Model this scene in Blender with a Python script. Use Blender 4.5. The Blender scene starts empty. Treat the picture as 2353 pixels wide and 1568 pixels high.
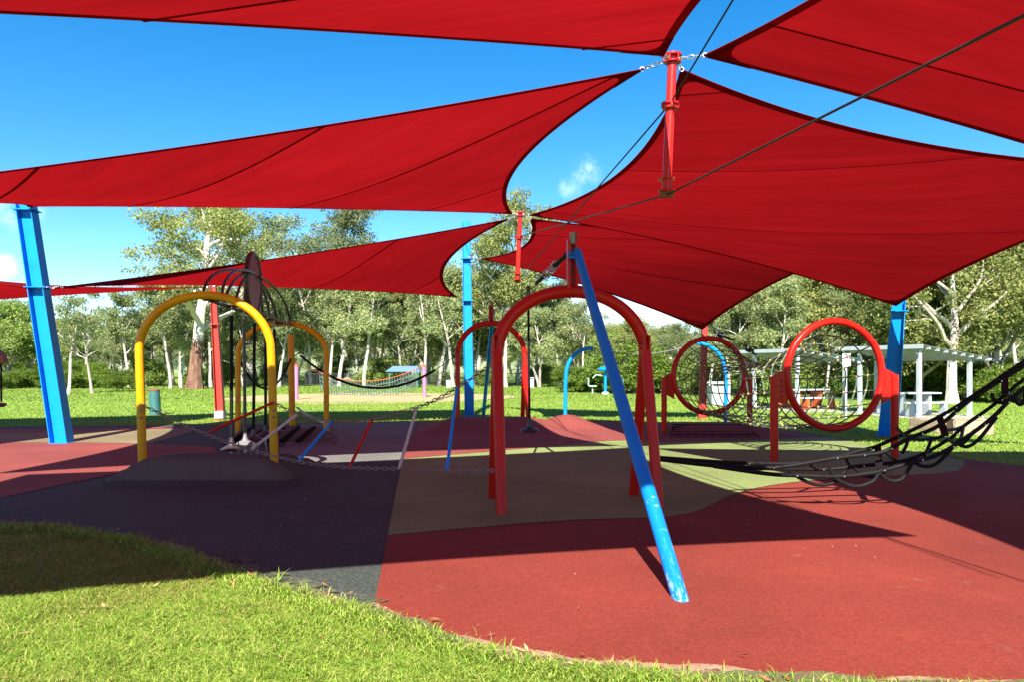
import bpy, bmesh, math, random
import numpy as np
from mathutils import Vector, Matrix, Euler

R = math.radians
rng = np.random.default_rng(7)
random.seed(7)
SC = bpy.context.scene
COL = SC.collection

# ------------------------------------------------------------------ camera
FW, FPX, CX, HY, CZ = 2353.0, 1700.0, 1176.5, 845.0, 1.6     # picture width, focal length, centre, horizon (px), eye height
cam = bpy.data.cameras.new('camera')
cam.sensor_width = 36.0
cam.lens = FPX / FW * 36.0
cam.shift_y = (HY - 784.0) / FW
cam.clip_start = 0.05
cam.clip_end = 1500
camo = bpy.data.objects.new('camera', cam)
camo.location = (0, 0, CZ)
camo.rotation_euler = (R(90), 0, 0)
COL.objects.link(camo)
SC.camera = camo

# ------------------------------------------------------------------ sky and sun
SHX, SHY = 0.10, 1.10                      # shadow offset on the ground per metre of height
SUN_EL = math.atan(1 / math.hypot(SHX, SHY))
W = bpy.data.worlds.new('World')
SC.world = W
W.use_nodes = True
nt = W.node_tree
nt.nodes.clear()
N = nt.nodes.new
out = N('ShaderNodeOutputWorld')
bg = N('ShaderNodeBackground')
sky = N('ShaderNodeTexSky')
sky.sky_type = 'NISHITA'
sky.sun_disc = False
sky.sun_elevation = SUN_EL
sky.sun_rotation = math.pi + math.atan2(SHX, SHY)
sky.altitude = 0
sky.air_density = 0.9
sky.dust_density = 0.0
sky.ozone_density = 2.2
hs = N('ShaderNodeHueSaturation')
hs.inputs['Hue'].default_value = 0.497
hs.inputs['Saturation'].default_value = 1.42
hs.inputs['Value'].default_value = 1.0
nt.links.new(sky.outputs[0], hs.inputs['Color'])
# a few small fair-weather clouds low over the trees
tc = N('ShaderNodeTexCoord')
no = N('ShaderNodeTexNoise')
no.inputs['Scale'].default_value = 26
no.inputs['Detail'].default_value = 7
no.inputs['Roughness'].default_value = 0.62
nt.links.new(tc.outputs['Generated'], no.inputs['Vector'])
mask = None
for (u, v, rad, amp) in ((1347, 392, .026, .42), (1312, 432, .020, .3), (2, 612, .020, .9), (45, 484, .030, .55), (1335, 700, .050, 1.2), (1490, 745, .055, 1.0),
                         (2900, 640, .09, 1.0), (-700, 560, .10, .9)):
    d = Vector(((u - CX) / FPX, 1.0, -(v - HY) / FPX)).normalized()
    vd = N('ShaderNodeVectorMath'); vd.operation = 'DISTANCE'
    nrm = N('ShaderNodeVectorMath'); nrm.operation = 'NORMALIZE'
    nt.links.new(tc.outputs['Generated'], nrm.inputs[0])
    nt.links.new(nrm.outputs[0], vd.inputs[0])
    vd.inputs[1].default_value = d
    mr = N('ShaderNodeMapRange')
    mr.interpolation_type = 'SMOOTHSTEP'
    mr.inputs['From Min'].default_value = rad
    mr.inputs['From Max'].default_value = rad * 0.1
    mr.inputs['To Min'].default_value = 0
    mr.inputs['To Max'].default_value = amp
    nt.links.new(vd.outputs['Value'], mr.inputs['Value'])
    if mask is None:
        mask = mr.outputs[0]
    else:
        mx = N('ShaderNodeMath'); mx.operation = 'MAXIMUM'
        nt.links.new(mask, mx.inputs[0]); nt.links.new(mr.outputs[0], mx.inputs[1])
        mask = mx.outputs[0]
nm = N('ShaderNodeMapRange')
nm.interpolation_type = 'SMOOTHSTEP'
nm.inputs['From Min'].default_value = 0.36
nm.inputs['From Max'].default_value = 0.72
nt.links.new(no.outputs['Fac'], nm.inputs['Value'])
mul = N('ShaderNodeMath'); mul.operation = 'MULTIPLY'; mul.use_clamp = True
nt.links.new(nm.outputs[0], mul.inputs[0]); nt.links.new(mask, mul.inputs[1])
mixc = N('ShaderNodeMix'); mixc.data_type = 'RGBA'
nt.links.new(mul.outputs[0], mixc.inputs['Factor'])
nt.links.new(hs.outputs[0], mixc.inputs['A'])
mixc.inputs['B'].default_value = (13.0, 13.2, 13.6, 1)
nt.links.new(mixc.outputs['Result'], bg.inputs['Color'])
bg.inputs['Strength'].default_value = 0.068
nt.links.new(bg.outputs[0], out.inputs['Surface'])

sl = bpy.data.lights.new('sun', 'SUN')
sl.energy = 4.6
sl.angle = R(0.5)
sl.color = (1.0, 0.95, 0.87)
so = bpy.data.objects.new('sun', sl)
so.location = (0, -20, 30)
so.rotation_euler = Vector((SHX, SHY, -1)).to_track_quat('-Z', 'Y').to_euler()
COL.objects.link(so)

vs = SC.view_settings
vs.view_transform = 'Standard'
vs.look = 'None'
vs.exposure = 1.8
vs.gamma = 1
vs.use_curve_mapping = False
SC.cycles.max_bounces = 8
SC.cycles.transparent_max_bounces = 8

# ------------------------------------------------------------------ helpers
ORG = {}


def px(u, v, y):
    """point seen at picture position (u, v) standing at depth y"""
    return Vector(((u - CX) / FPX * y, y, CZ - (v - HY) / FPX * y))


def gp(u, v, z=0.0):
    """point of the level z seen at picture position (u, v)"""
    return px(u, v, FPX * (CZ - z) / (v - HY))


def tag(o, label=None, cat=None, group=None, kind=None):
    if label: o['label'] = label
    if cat: o['category'] = cat
    if group: o['group'] = group
    if kind: o['kind'] = kind
    return o


def thing(name, loc, label, cat, group=None):
    o = bpy.data.objects.new(name, None)
    o.empty_display_size = 0.2
    o.location = loc
    COL.objects.link(o)
    ORG[o.name] = Vector(loc)
    return tag(o, label, cat, group)


class MB:
    def __init__(s):
        s.v, s.f, s.m = [], [], []

    def add(s, v, f, mi=0):
        b = len(s.v)
        s.v += [tuple(p) for p in v]
        s.f += [tuple(i + b for i in q) for q in f]
        s.m += [mi] * len(f)
        return s

    def tube(s, pts, r, n=10, closed=False, caps=True, mi=0):
        pts = [Vector(p) for p in pts]
        k = len(pts)
        rs = list(r) if hasattr(r, '__len__') else [r] * k
        tans = []
        for i in range(k):
            if closed:
                t = pts[(i + 1) % k] - pts[i - 1]
            else:
                t = pts[min(i + 1, k - 1)] - pts[max(i - 1, 0)]
            tans.append(t.normalized() if t.length > 1e-9 else Vector((0, 0, 1)))
        up = Vector((0, 0, 1)) if abs(tans[0].z) < .9 else Vector((1, 0, 0))
        a = tans[0].cross(up).normalized()
        vs_ = []
        for i in range(k):
            a = a - tans[i] * a.dot(tans[i])
            a.normalize()
            b = tans[i].cross(a)
            for j in range(n):
                th = 2 * math.pi * j / n
                vs_.append(pts[i] + (a * math.cos(th) + b * math.sin(th)) * rs[i])
        fs = []
        m = k if closed else k - 1
        for i in range(m):
            for j in range(n):
                p, q = i * n, ((i + 1) % k) * n
                fs.append((p + j, q + j, q + (j + 1) % n, p + (j + 1) % n))
        if caps and not closed:
            fs.append(tuple(range(n)))
            fs.append(tuple((k - 1) * n + j for j in reversed(range(n))))
        return s.add(vs_, fs, mi)

    def box(s, c, size, rot=None, mi=0):
        c = Vector(c)
        x, y, z = (d / 2 for d in size)
        vv = [Vector((i * x, j * y, k * z)) for i in (-1, 1) for j in (-1, 1) for k in (-1, 1)]
        if rot is not None:
            M = rot if isinstance(rot, Matrix) else Euler(rot).to_matrix()
            vv = [M @ p for p in vv]
        return s.add([c + p for p in vv], [(0, 1, 3, 2), (4, 6, 7, 5), (0, 4, 5, 1), (2, 3, 7, 6), (0, 2, 6, 4), (1, 5, 7, 3)], mi)

    def beam(s, a, b, w, h, mi=0):
        a, b = Vector(a), Vector(b)
        d = (b - a)
        return s.box((a + b) / 2, (w, h, d.length), d.to_track_quat('Z', 'Y').to_matrix(), mi)

    def disc(s, c, axis, r, h, n=20, mi=0):
        c = Vector(c); axis = Vector(axis).normalized()
        return s.tube([c - axis * h / 2, c + axis * h / 2], r, n, mi=mi)

    def lathe(s, c, prof, n=16, mi=0):
        """prof: (r, z) pairs from bottom to top, about the vertical through c"""
        c = Vector(c)
        vv = []
        for r, z in prof:
            for j in range(n):
                th = 2 * math.pi * j / n
                vv.append(c + Vector((r * math.cos(th), r * math.sin(th), z)))
        ff = []
        for i in range(len(prof) - 1):
            for j in range(n):
                ff.append((i * n + j, i * n + (j + 1) % n, (i + 1) * n + (j + 1) % n, (i + 1) * n + j))
        ff.append(tuple(reversed(range(n))))
        ff.append(tuple((len(prof) - 1) * n + j for j in range(n)))
        return s.add(vv, ff, mi)

    def chain(s, pts, pitch=0.05, r=0.006, w=0.018):
        """oval steel links strung along a polyline"""
        pts = [Vector(p) for p in pts]
        seg = [(pts[i + 1] - pts[i]).length for i in range(len(pts) - 1)]
        L = sum(seg)
        cnt = max(2, int(L / pitch))
        for i in range(cnt):
            d = (i + .5) * L / cnt
            j = 0
            while j < len(seg) - 1 and d > seg[j]:
                d -= seg[j]; j += 1
            t = (pts[j + 1] - pts[j]).normalized()
            c = pts[j] + t * d
            side = t.cross(Vector((0, 0, 1)))
            if side.length < .05: side = t.cross(Vector((1, 0, 0)))
            side.normalize()
            if i % 2: side = t.cross(side)
            hl = pitch * .5
            ring = [c + t * (hl * 1.15 * math.cos(a)) + side * (w * math.sin(a)) for a in [k * math.pi / 4 for k in range(8)]]
            s.tube(ring, r, 4, closed=True)
        return s

    def build(s, name, mat, parent=None, smooth=True, kind=None):
        me = bpy.data.meshes.new(name)
        o = Vector((0, 0, 0))
        if parent is not None:
            o = ORG[parent.name]
        me.from_pydata([(p[0] - o.x, p[1] - o.y, p[2] - o.z) for p in s.v], [], s.f)
        mats = mat if isinstance(mat, (list, tuple)) else [mat]
        for m in mats: me.materials.append(m)
        if len(mats) > 1: me.polygons.foreach_set('material_index', s.m)
        if smooth:
            me.polygons.foreach_set('use_smooth', [True] * len(me.polygons))
            try: me.set_sharp_from_angle(angle=R(40))
            except Exception: pass
        me.update()
        ob = bpy.data.objects.new(name, me)
        COL.objects.link(ob)
        if parent is not None:
            ob.parent = parent
            ORG[ob.name] = o
        else:
            ORG[ob.name] = Vector((0, 0, 0))
        if kind: ob['kind'] = kind
        return ob


def npmesh(name, V, F, mat, parent=None, kind=None, smooth=False):
    """big meshes: V (n,3) array, F (m,k) array of k-gons"""
    me = bpy.data.meshes.new(name)
    n, (m, k) = len(V), F.shape
    me.vertices.add(n)
    me.vertices.foreach_set('co', V.astype(np.float32).ravel())
    me.loops.add(m * k)
    me.loops.foreach_set('vertex_index', F.astype(np.int32).ravel())
    me.polygons.add(m)
    me.polygons.foreach_set('loop_start', np.arange(0, m * k, k, dtype=np.int32))
    me.polygons.foreach_set('loop_total', np.full(m, k, dtype=np.int32))
    if smooth: me.polygons.foreach_set('use_smooth', np.ones(m, dtype=bool))
    me.materials.append(mat)
    me.update(calc_edges=True)
    me.validate()
    ob = bpy.data.objects.new(name, me)
    COL.objects.link(ob)
    if parent is not None: ob.parent = parent
    if kind: ob['kind'] = kind
    return ob


def spline(P, n=16):
    """Catmull-Rom through the points"""
    P = [Vector(p) for p in P]
    Q = [P[0] * 2 - P[1]] + P + [P[-1] * 2 - P[-2]]
    o = []
    for i in range(1, len(Q) - 2):
        for k in range(n):
            t = k / n
            a, b, c, d = Q[i - 1], Q[i], Q[i + 1], Q[i + 2]
            o.append(.5 * ((2 * b) + (c - a) * t + (2 * a - 5 * b + 4 * c - d) * t * t + (3 * b - a - 3 * c + d) * t ** 3))
    return o + [P[-1]]


def sagline(a, b, sag, n=16):
    a, b = Vector(a), Vector(b)
    return [a.lerp(b, i / n) - Vector((0, 0, sag * 4 * (i / n) * (1 - i / n))) for i in range(n + 1)]


# ------------------------------------------------------------------ materials
def mat(name, col, rough=.5, metal=0., noise=None, bump=None, spec=.5, coat=0., wear=None):
    """noise = (scale, second colour, low, high); bump = (scale, strength, distance); wear = (scale, colour, amount)"""
    m = bpy.data.materials.new(name)
    m.use_nodes = True
    t = m.node_tree
    b = t.nodes['Principled BSDF']
    b.inputs['Roughness'].default_value = rough
    b.inputs['Metallic'].default_value = metal
    b.inputs['Specular IOR Level'].default_value = spec
    b.inputs['Coat Weight'].default_value = coat
    b.inputs['Coat Roughness'].default_value = .08
    tcn = t.nodes.new('ShaderNodeTexCoord')
    col4 = (*col, 1)
    src = None
    if noise:
        n1 = t.nodes.new('ShaderNodeTexNoise')
        n1.inputs['Scale'].default_value = noise[0]
        n1.inputs['Detail'].default_value = 6
        n1.inputs['Roughness'].default_value = .65
        t.links.new(tcn.outputs['Object'], n1.inputs['Vector'])
        r = t.nodes.new('ShaderNodeValToRGB')
        r.color_ramp.elements[0].position = noise[2]
        r.color_ramp.elements[1].position = noise[3]
        r.color_ramp.elements[0].color = col4
        r.color_ramp.elements[1].color = (*noise[1], 1)
        t.links.new(n1.outputs['Fac'], r.inputs['Fac'])
        src = r.outputs['Color']
    if wear:
        n2 = t.nodes.new('ShaderNodeTexNoise')
        n2.inputs['Scale'].default_value = wear[0]
        n2.inputs['Detail'].default_value = 8
        n2.inputs['Roughness'].default_value = .75
        t.links.new(tcn.outputs['Object'], n2.inputs['Vector'])
        r2 = t.nodes.new('ShaderNodeMapRange')
        r2.inputs['From Min'].default_value = wear[2]
        r2.inputs['From Max'].default_value = wear[2] + .06
        t.links.new(n2.outputs['Fac'], r2.inputs['Value'])
        mx = t.nodes.new('ShaderNodeMix'); mx.data_type = 'RGBA'
        t.links.new(r2.outputs[0], mx.inputs['Factor'])
        if src: t.links.new(src, mx.inputs['A'])
        else: mx.inputs['A'].default_value = col4
        mx.inputs['B'].default_value = (*wear[1], 1)
        src = mx.outputs['Result']
    if src: t.links.new(src, b.inputs['Base Color'])
    else: b.inputs['Base Color'].default_value = col4
    if bump:
        n3 = t.nodes.new('ShaderNodeTexNoise')
        n3.inputs['Scale'].default_value = bump[0]
        n3.inputs['Detail'].default_value = 5
        t.links.new(tcn.outputs['Object'], n3.inputs['Vector'])
        bn = t.nodes.new('ShaderNodeBump')
        bn.inputs['Strength'].default_value = bump[1]
        bn.inputs['Distance'].default_value = bump[2]
        t.links.new(n3.outputs['Fac'], bn.inputs['Height'])
        t.links.new(bn.outputs[0], b.inputs['Normal'])
    return m


def rubber(name, c1, c2, moss=.0):
    """poured rubber granules: fine speckle, faint big stains, granular relief"""
    m = bpy.data.materials.new(name)
    m.use_nodes = True
    t = m.node_tree
    b = t.nodes['Principled BSDF']
    b.inputs['Roughness'].default_value = .85
    b.inputs['Specular IOR Level'].default_value = .25
    tcn = t.nodes.new('ShaderNodeTexCoord')
    def nz(s, d, r=.6):
        n = t.nodes.new('ShaderNodeTexNoise')
        n.inputs['Scale'].default_value = s; n.inputs['Detail'].default_value = d; n.inputs['Roughness'].default_value = r
        t.links.new(tcn.outputs['Object'], n.inputs['Vector'])
        return n
    vo = t.nodes.new('ShaderNodeTexVoronoi')
    vo.inputs['Scale'].default_value = 70
    t.links.new(tcn.outputs['Object'], vo.inputs['Vector'])
    sp = t.nodes.new('ShaderNodeSeparateColor')
    t.links.new(vo.outputs['Color'], sp.inputs[0])
    rp = t.nodes.new('ShaderNodeValToRGB')
    rp.color_ramp.elements[0].position = .0; rp.color_ramp.elements[0].color = (*[c * .84 for c in c1], 1)
    rp.color_ramp.elements[1].position = 1.; rp.color_ramp.elements[1].color = (*c2, 1)
    e = rp.color_ramp.elements.new(.5); e.color = (*c1, 1)
    t.links.new(sp.outputs[0], rp.inputs['Fac'])
    big = nz(.55, 5)
    r2 = t.nodes.new('ShaderNodeMapRange')
    r2.inputs['From Min'].default_value = .3; r2.inputs['From Max'].default_value = .7
    r2.inputs['To Min'].default_value = .78; r2.inputs['To Max'].default_value = 1.16
    t.links.new(big.outputs['Fac'], r2.inputs['Value'])
    mu = t.nodes.new('ShaderNodeVectorMath'); mu.operation = 'SCALE'
    t.links.new(rp.outputs['Color'], mu.inputs[0]); t.links.new(r2.outputs[0], mu.inputs['Scale'])
    # scuffs: thin pale drag marks and dust
    sc = nz(2.3, 9, .72)
    r3 = t.nodes.new('ShaderNodeMapRange')
    r3.inputs['From Min'].default_value = .62; r3.inputs['From Max'].default_value = .74
    r3.inputs['To Max'].default_value = .35
    t.links.new(sc.outputs['Fac'], r3.inputs['Value'])
    mx = t.nodes.new('ShaderNodeMix'); mx.data_type = 'RGBA'
    t.links.new(r3.outputs[0], mx.inputs['Factor'])
    t.links.new(mu.outputs[0], mx.inputs['A'])
    mx.inputs['B'].default_value = (.22, .17, .12, 1) if moss == 0 else (.10, .10, .045, 1)
    t.links.new(mx.outputs['Result'], b.inputs['Base Color'])
    bn = t.nodes.new('ShaderNodeBump')
    bn.inputs['Strength'].default_value = .55; bn.inputs['Distance'].default_value = .004
    t.links.new(sp.outputs[0], bn.inputs['Height'])
    t.links.new(bn.outputs[0], b.inputs['Normal'])
    return m


def leafmat(name, stops, trans=.35, rough=.5):
    """leaf cards: each leaf has its own colour from the ramp"""
    m = bpy.data.materials.new(name)
    m.use_nodes = True
    t = m.node_tree
    t.nodes.clear()
    o = t.nodes.new('ShaderNodeOutputMaterial')
    g = t.nodes.new('ShaderNodeNewGeometry')
    r = t.nodes.new('ShaderNodeValToRGB')
    els = r.color_ramp.elements
    els[0].position, els[0].color = stops[0][0], (*stops[0][1], 1)
    els[1].position, els[1].color = stops[-1][0], (*stops[-1][1], 1)
    for p, c in stops[1:-1]:
        e = els.new(p); e.color = (*c, 1)
    t.links.new(g.outputs['Random Per Island'], r.inputs['Fac'])
    # each plant a slightly different hue and tone
    oi = t.nodes.new('ShaderNodeObjectInfo')
    mr = t.nodes.new('ShaderNodeMapRange')
    mr.inputs['To Min'].default_value = .78; mr.inputs['To Max'].default_value = 1.25
    t.links.new(oi.outputs['Random'], mr.inputs['Value'])
    sc = t.nodes.new('ShaderNodeVectorMath'); sc.operation = 'SCALE'
    t.links.new(r.outputs['Color'], sc.inputs[0]); t.links.new(mr.outputs[0], sc.inputs['Scale'])
    d = t.nodes.new('ShaderNodeBsdfPrincipled')
    d.inputs['Roughness'].default_value = rough
    d.inputs['Specular IOR Level'].default_value = .12
    tr = t.nodes.new('ShaderNodeBsdfTranslucent')
    ms = t.nodes.new('ShaderNodeMixShader')
    ms.inputs[0].default_value = trans
    t.links.new(sc.outputs[0], d.inputs['Base Color'])
    t.links.new(sc.outputs[0], tr.inputs['Color'])
    t.links.new(d.outputs[0], ms.inputs[1]); t.links.new(tr.outputs[0], ms.inputs[2])
    t.links.new(ms.outputs[0], o.inputs['Surface'])
    return m


def clothmat(name, ang, nv, cuts):
    """knitted shade cloth: lets light through, faint streaks along the roll"""
    m = bpy.data.materials.new(name)
    m.use_nodes = True
    t = m.node_tree
    t.nodes.clear()
    o = t.nodes.new('ShaderNodeOutputMaterial')
    tcn = t.nodes.new('ShaderNodeTexCoord')
    mp = t.nodes.new('ShaderNodeMapping')
    mp.vector_type = 'TEXTURE'
    mp.inputs['Rotation'].default_value = (0, 0, ang)
    mp.inputs['Scale'].default_value = (5.0, .45, 1.0)
    t.links.new(tcn.outputs['Object'], mp.inputs['Vector'])
    n1 = t.nodes.new('ShaderNodeTexNoise')
    n1.inputs['Scale'].default_value = 1.6; n1.inputs['Detail'].default_value = 8; n1.inputs['Roughness'].default_value = .62
    t.links.new(mp.outputs[0], n1.inputs['Vector'])
    r = t.nodes.new('ShaderNodeMapRange')
    r.inputs['From Min'].default_value = .33; r.inputs['From Max'].default_value = .67
    r.inputs['To Min'].default_value = .78; r.inputs['To Max'].default_value = 1.16
    n2 = t.nodes.new('ShaderNodeTexNoise')
    n2.inputs['Scale'].default_value = .32; n2.inputs['Detail'].default_value = 4
    t.links.new(tcn.outputs['Object'], n2.inputs['Vector'])
    av = t.nodes.new('ShaderNodeMix'); av.inputs['Factor'].default_value = .42
    t.links.new(n1.outputs['Fac'], av.inputs['A']); t.links.new(n2.outputs['Fac'], av.inputs['B'])
    t.links.new(av.outputs['Result'], r.inputs['Value'])
    # every roll of cloth has weathered a little differently
    dp = t.nodes.new('ShaderNodeVectorMath'); dp.operation = 'DOT_PRODUCT'
    t.links.new(tcn.outputs['Object'], dp.inputs[0]); dp.inputs[1].default_value = tuple(nv)
    fac = r.outputs[0]
    for k, c in enumerate(cuts):
        gt = t.nodes.new('ShaderNodeMath'); gt.operation = 'GREATER_THAN'
        t.links.new(dp.outputs['Value'], gt.inputs[0]); gt.inputs[1].default_value = c
        ma = t.nodes.new('ShaderNodeMath'); ma.operation = 'MULTIPLY_ADD'
        t.links.new(gt.outputs[0], ma.inputs[0]); ma.inputs[1].default_value = (-.10, .12, -.09, .08)[k % 4]; t.links.new(fac, ma.inputs[2])
        fac = ma.outputs[0]
    bn = t.nodes.new('ShaderNodeBump'); bn.inputs['Strength'].default_value = .3; bn.inputs['Distance'].default_value = .04
    t.links.new(n1.outputs['Fac'], bn.inputs['Height'])
    def scaled(c):
        s = t.nodes.new('ShaderNodeVectorMath'); s.operation = 'SCALE'
        s.inputs[0].default_value = c
        t.links.new(fac, s.inputs['Scale'])
        return s.outputs[0]
    d = t.nodes.new('ShaderNodeBsdfDiffuse')
    t.links.new(bn.outputs[0], d.inputs['Normal'])
    t.links.new(scaled((.24, .011, .013)), d.inputs['Color'])
    tr = t.nodes.new('ShaderNodeBsdfTranslucent')
    t.links.new(bn.outputs[0], tr.inputs['Normal'])
    t.links.new(scaled((.25, .0045, .0065)), tr.inputs['Color'])
    ms = t.nodes.new('ShaderNodeMixShader')
    ms.inputs[0].default_value = .5
    t.links.new(d.outputs[0], ms.inputs[1]); t.links.new(tr.outputs[0], ms.inputs[2])
    t.links.new(ms.outputs[0], o.inputs['Surface'])
    return m


def barkmat(name, c1, c2, c3, sc=3.0, upper=None):
    m = bpy.data.materials.new(name)
    m.use_nodes = True
    t = m.node_tree
    b = t.nodes['Principled BSDF']
    b.inputs['Roughness'].default_value = .8
    b.inputs['Specular IOR Level'].default_value = .2
    tcn = t.nodes.new('ShaderNodeTexCoord')
    mp = t.nodes.new('ShaderNodeMapping')
    mp.inputs['Scale'].default_value = (1, 1, .25)
    t.links.new(tcn.outputs['Object'], mp.inputs['Vector'])
    n = t.nodes.new('ShaderNodeTexNoise')
    n.inputs['Scale'].default_value = sc; n.inputs['Detail'].default_value = 8; n.inputs['Roughness'].default_value = .7
    t.links.new(mp.outputs[0], n.inputs['Vector'])
    r = t.nodes.new('ShaderNodeValToRGB')
    r.color_ramp.elements[0].position = .33; r.color_ramp.elements[0].color = (*c1, 1)
    r.color_ramp.elements[1].position = .68; r.color_ramp.elements[1].color = (*c3, 1)
    e = r.color_ramp.elements.new(.5); e.color = (*c2, 1)
    t.links.new(n.outputs['Fac'], r.inputs['Fac'])
    t.links.new(r.outputs['Color'], b.inputs['Base Color'])
    if upper:
        sx = t.nodes.new('ShaderNodeSeparateXYZ')
        t.links.new(tcn.outputs['Object'], sx.inputs[0])
        ad = t.nodes.new('ShaderNodeMath'); ad.operation = 'MULTIPLY_ADD'
        t.links.new(n.outputs['Fac'], ad.inputs[0]); ad.inputs[1].default_value = 2.2; t.links.new(sx.outputs['Z'], ad.inputs[2])
        m3 = t.nodes.new('ShaderNodeMapRange')
        m3.inputs['From Min'].default_value = upper[0] + .8; m3.inputs['From Max'].default_value = upper[0] + 1.6
        t.links.new(ad.outputs[0], m3.inputs['Value'])
        m4 = t.nodes.new('ShaderNodeMix'); m4.data_type = 'RGBA'
        t.links.new(m3.outputs[0], m4.inputs['Factor']); t.links.new(r.outputs['Color'], m4.inputs['A'])
        m4.inputs['B'].default_value = (*upper[1], 1)
        t.links.new(m4.outputs['Result'], b.inputs['Base Color'])
    bn = t.nodes.new('ShaderNodeBump')
    bn.inputs['Strength'].default_value = .6; bn.inputs['Distance'].default_value = .03
    t.links.new(n.outputs['Fac'], bn.inputs['Height'])
    t.links.new(bn.outputs[0], b.inputs['Normal'])
    return m


M = {}
M['red'] = mat('red_paint', (.47, .010, .006), .30, noise=(5, (.36, .014, .010), .4, .75), bump=(60, .05, .002), coat=0, spec=.16)
M['mast_red'] = mat('mast_red_paint', (.5, .014, .008), .28, coat=.15, noise=(6, (.5, .02, .015), .4, .75))
M['pale_red'] = mat('column_red_paint', (.42, .035, .025), .45, noise=(4, (.34, .03, .022), .4, .7))
M['yellow'] = mat('yellow_paint', (.62, .29, .003), .36, noise=(7, (.52, .22, .004), .42, .78), coat=0, spec=.2, wear=(16, (.12, .05, .02), .74))
M['blue'] = mat('blue_paint', (.002, .22, .66), .4, noise=(4, (.003, .18, .56), .4, .75), coat=0, spec=.2)
M['worn_blue'] = mat('worn_blue_paint', (.002, .16, .55), .4, noise=(4, (.003, .13, .46), .4, .75), coat=0, spec=.2, wear=(9, (.32, .40, .48), .63))
def wornfoot(m):
    t = m.node_tree
    b = t.nodes['Principled BSDF']
    src = b.inputs['Base Color'].links[0].from_socket
    tcn = t.nodes.new('ShaderNodeTexCoord')
    mp = t.nodes.new('ShaderNodeMapping'); mp.inputs['Scale'].default_value = (30, 4, 5)
    t.links.new(tcn.outputs['Object'], mp.inputs['Vector'])
    n = t.nodes.new('ShaderNodeTexNoise'); n.inputs['Scale'].default_value = 2.2; n.inputs['Detail'].default_value = 9; n.inputs['Roughness'].default_value = .75
    t.links.new(mp.outputs[0], n.inputs['Vector'])
    sx = t.nodes.new('ShaderNodeSeparateXYZ'); t.links.new(tcn.outputs['Object'], sx.inputs[0])
    th = t.nodes.new('ShaderNodeMapRange')
    th.inputs['From Min'].default_value = 0; th.inputs['From Max'].default_value = .9
    th.inputs['To Min'].default_value = .085; th.inputs['To Max'].default_value = -.14
    t.links.new(sx.outputs['Z'], th.inputs['Value'])
    ad = t.nodes.new('ShaderNodeMath'); ad.operation = 'ADD'
    t.links.new(n.outputs['Fac'], ad.inputs[0]); t.links.new(th.outputs[0], ad.inputs[1])
    r = t.nodes.new('ShaderNodeMapRange'); r.inputs['From Min'].default_value = .585; r.inputs['From Max'].default_value = .65
    t.links.new(ad.outputs[0], r.inputs['Value'])
    mx = t.nodes.new('ShaderNodeMix'); mx.data_type = 'RGBA'
    t.links.new(r.outputs[0], mx.inputs['Factor']); t.links.new(src, mx.inputs['A'])
    mx.inputs['B'].default_value = (.20, .32, .40, 1)
    t.links.new(mx.outputs['Result'], b.inputs['Base Color'])
wornfoot(M['worn_blue'])
M['cable_steel'] = mat('cable_steel', (.05, .045, .045), .55, .6)
M['chain_steel'] = mat('galvanised_chain', (.55, .55, .55), .35, .9)
M['rust_chain'] = mat('rusty_chain', (.26, .19, .17), .6, .1, noise=(30, (.13, .07, .05), .4, .7))
M['dark_steel'] = mat('dark_steel', (.035, .030, .034), .4, .1, noise=(12, (.06, .05, .055), .4, .7))
M['black_rubber'] = mat('black_rubber_tube', (.006, .0055, .006), .6, spec=.12, noise=(8, (.010, .0095, .0095), .4, .7))
M['grey_steel'] = mat('grey_steel', (.17, .165, .165), .45, .1)
M['white_rung'] = mat('worn_white_rung', (.50, .44, .40), .6, noise=(18, (.30, .24, .2), .45, .75))
M['pink'] = mat('pink_paint', (.40, .15, .25), .5)
M['teal'] = mat('teal_paint', (.035, .14, .12), .5, noise=(6, (.025, .10, .10), .4, .7))
M['brown_cap'] = mat('rusty_cap', (.16, .06, .03), .7)
M['green_rope'] = mat('pale_green_rope', (.30, .45, .34), .8)
M['dark_rope'] = mat('dark_green_rope', (.10, .15, .13), .8)
M['net_rope'] = mat('net_rope', (.10, .165, .12), .85, noise=(1.1, (.035, .036, .028), .42, .58))
M['knot'] = mat('yellow_knot', (.58, .34, .10), .6)
M['white_paint'] = mat('white_steel', (.40, .44, .46), .5, noise=(5, (.33, .37, .39), .4, .7))
M['roof_sheet'] = mat('roof_sheet', (.30, .34, .31), .45, .2)
M['roof_blue'] = mat('blue_roof_sheet', (.11, .19, .33), .5)
M['orange'] = mat('orange_paint', (.42, .075, .02), .5)
M['sandstone'] = mat('sandstone', (.34, .27, .18), .9, noise=(5, (.24, .18, .12), .4, .7), bump=(14, .5, .02))
M['concrete'] = mat('concrete', (.36, .34, .31), .9, noise=(3, (.28, .27, .25), .4, .7), bump=(40, .2, .004))
M['asphalt'] = mat('asphalt', (.11, .10, .10), .9, noise=(20, (.07, .07, .07), .4, .7))
M['sand'] = mat('bare_sandy_ground', (.33, .245, .12), .95, noise=(.9, (.20, .24, .06), .48, .68), bump=(8, .3, .02))
M['bin_grey'] = mat('bin_grey', (.33, .36, .38), .5)
M['fence_black'] = mat('fence_black', (.025, .027, .027), .5)
M['sign_white'] = mat('sign_white', (.72, .72, .72), .5)
M['sign_black'] = mat('sign_black', (.02, .02, .02), .5)
M['sign_red'] = mat('sign_red', (.55, .03, .03), .5)
M['bird_black'] = mat('bird_black', (.012, .012, .014), .45)
M['bird_white'] = mat('bird_white', (.75, .74, .72), .7)
M['seat_black'] = mat('seat_black', (.015, .015, .016), .4)
M['plate_red'] = mat('plate_red', (.17, .020, .022), .45)
M['shade_hem'] = None
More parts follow.
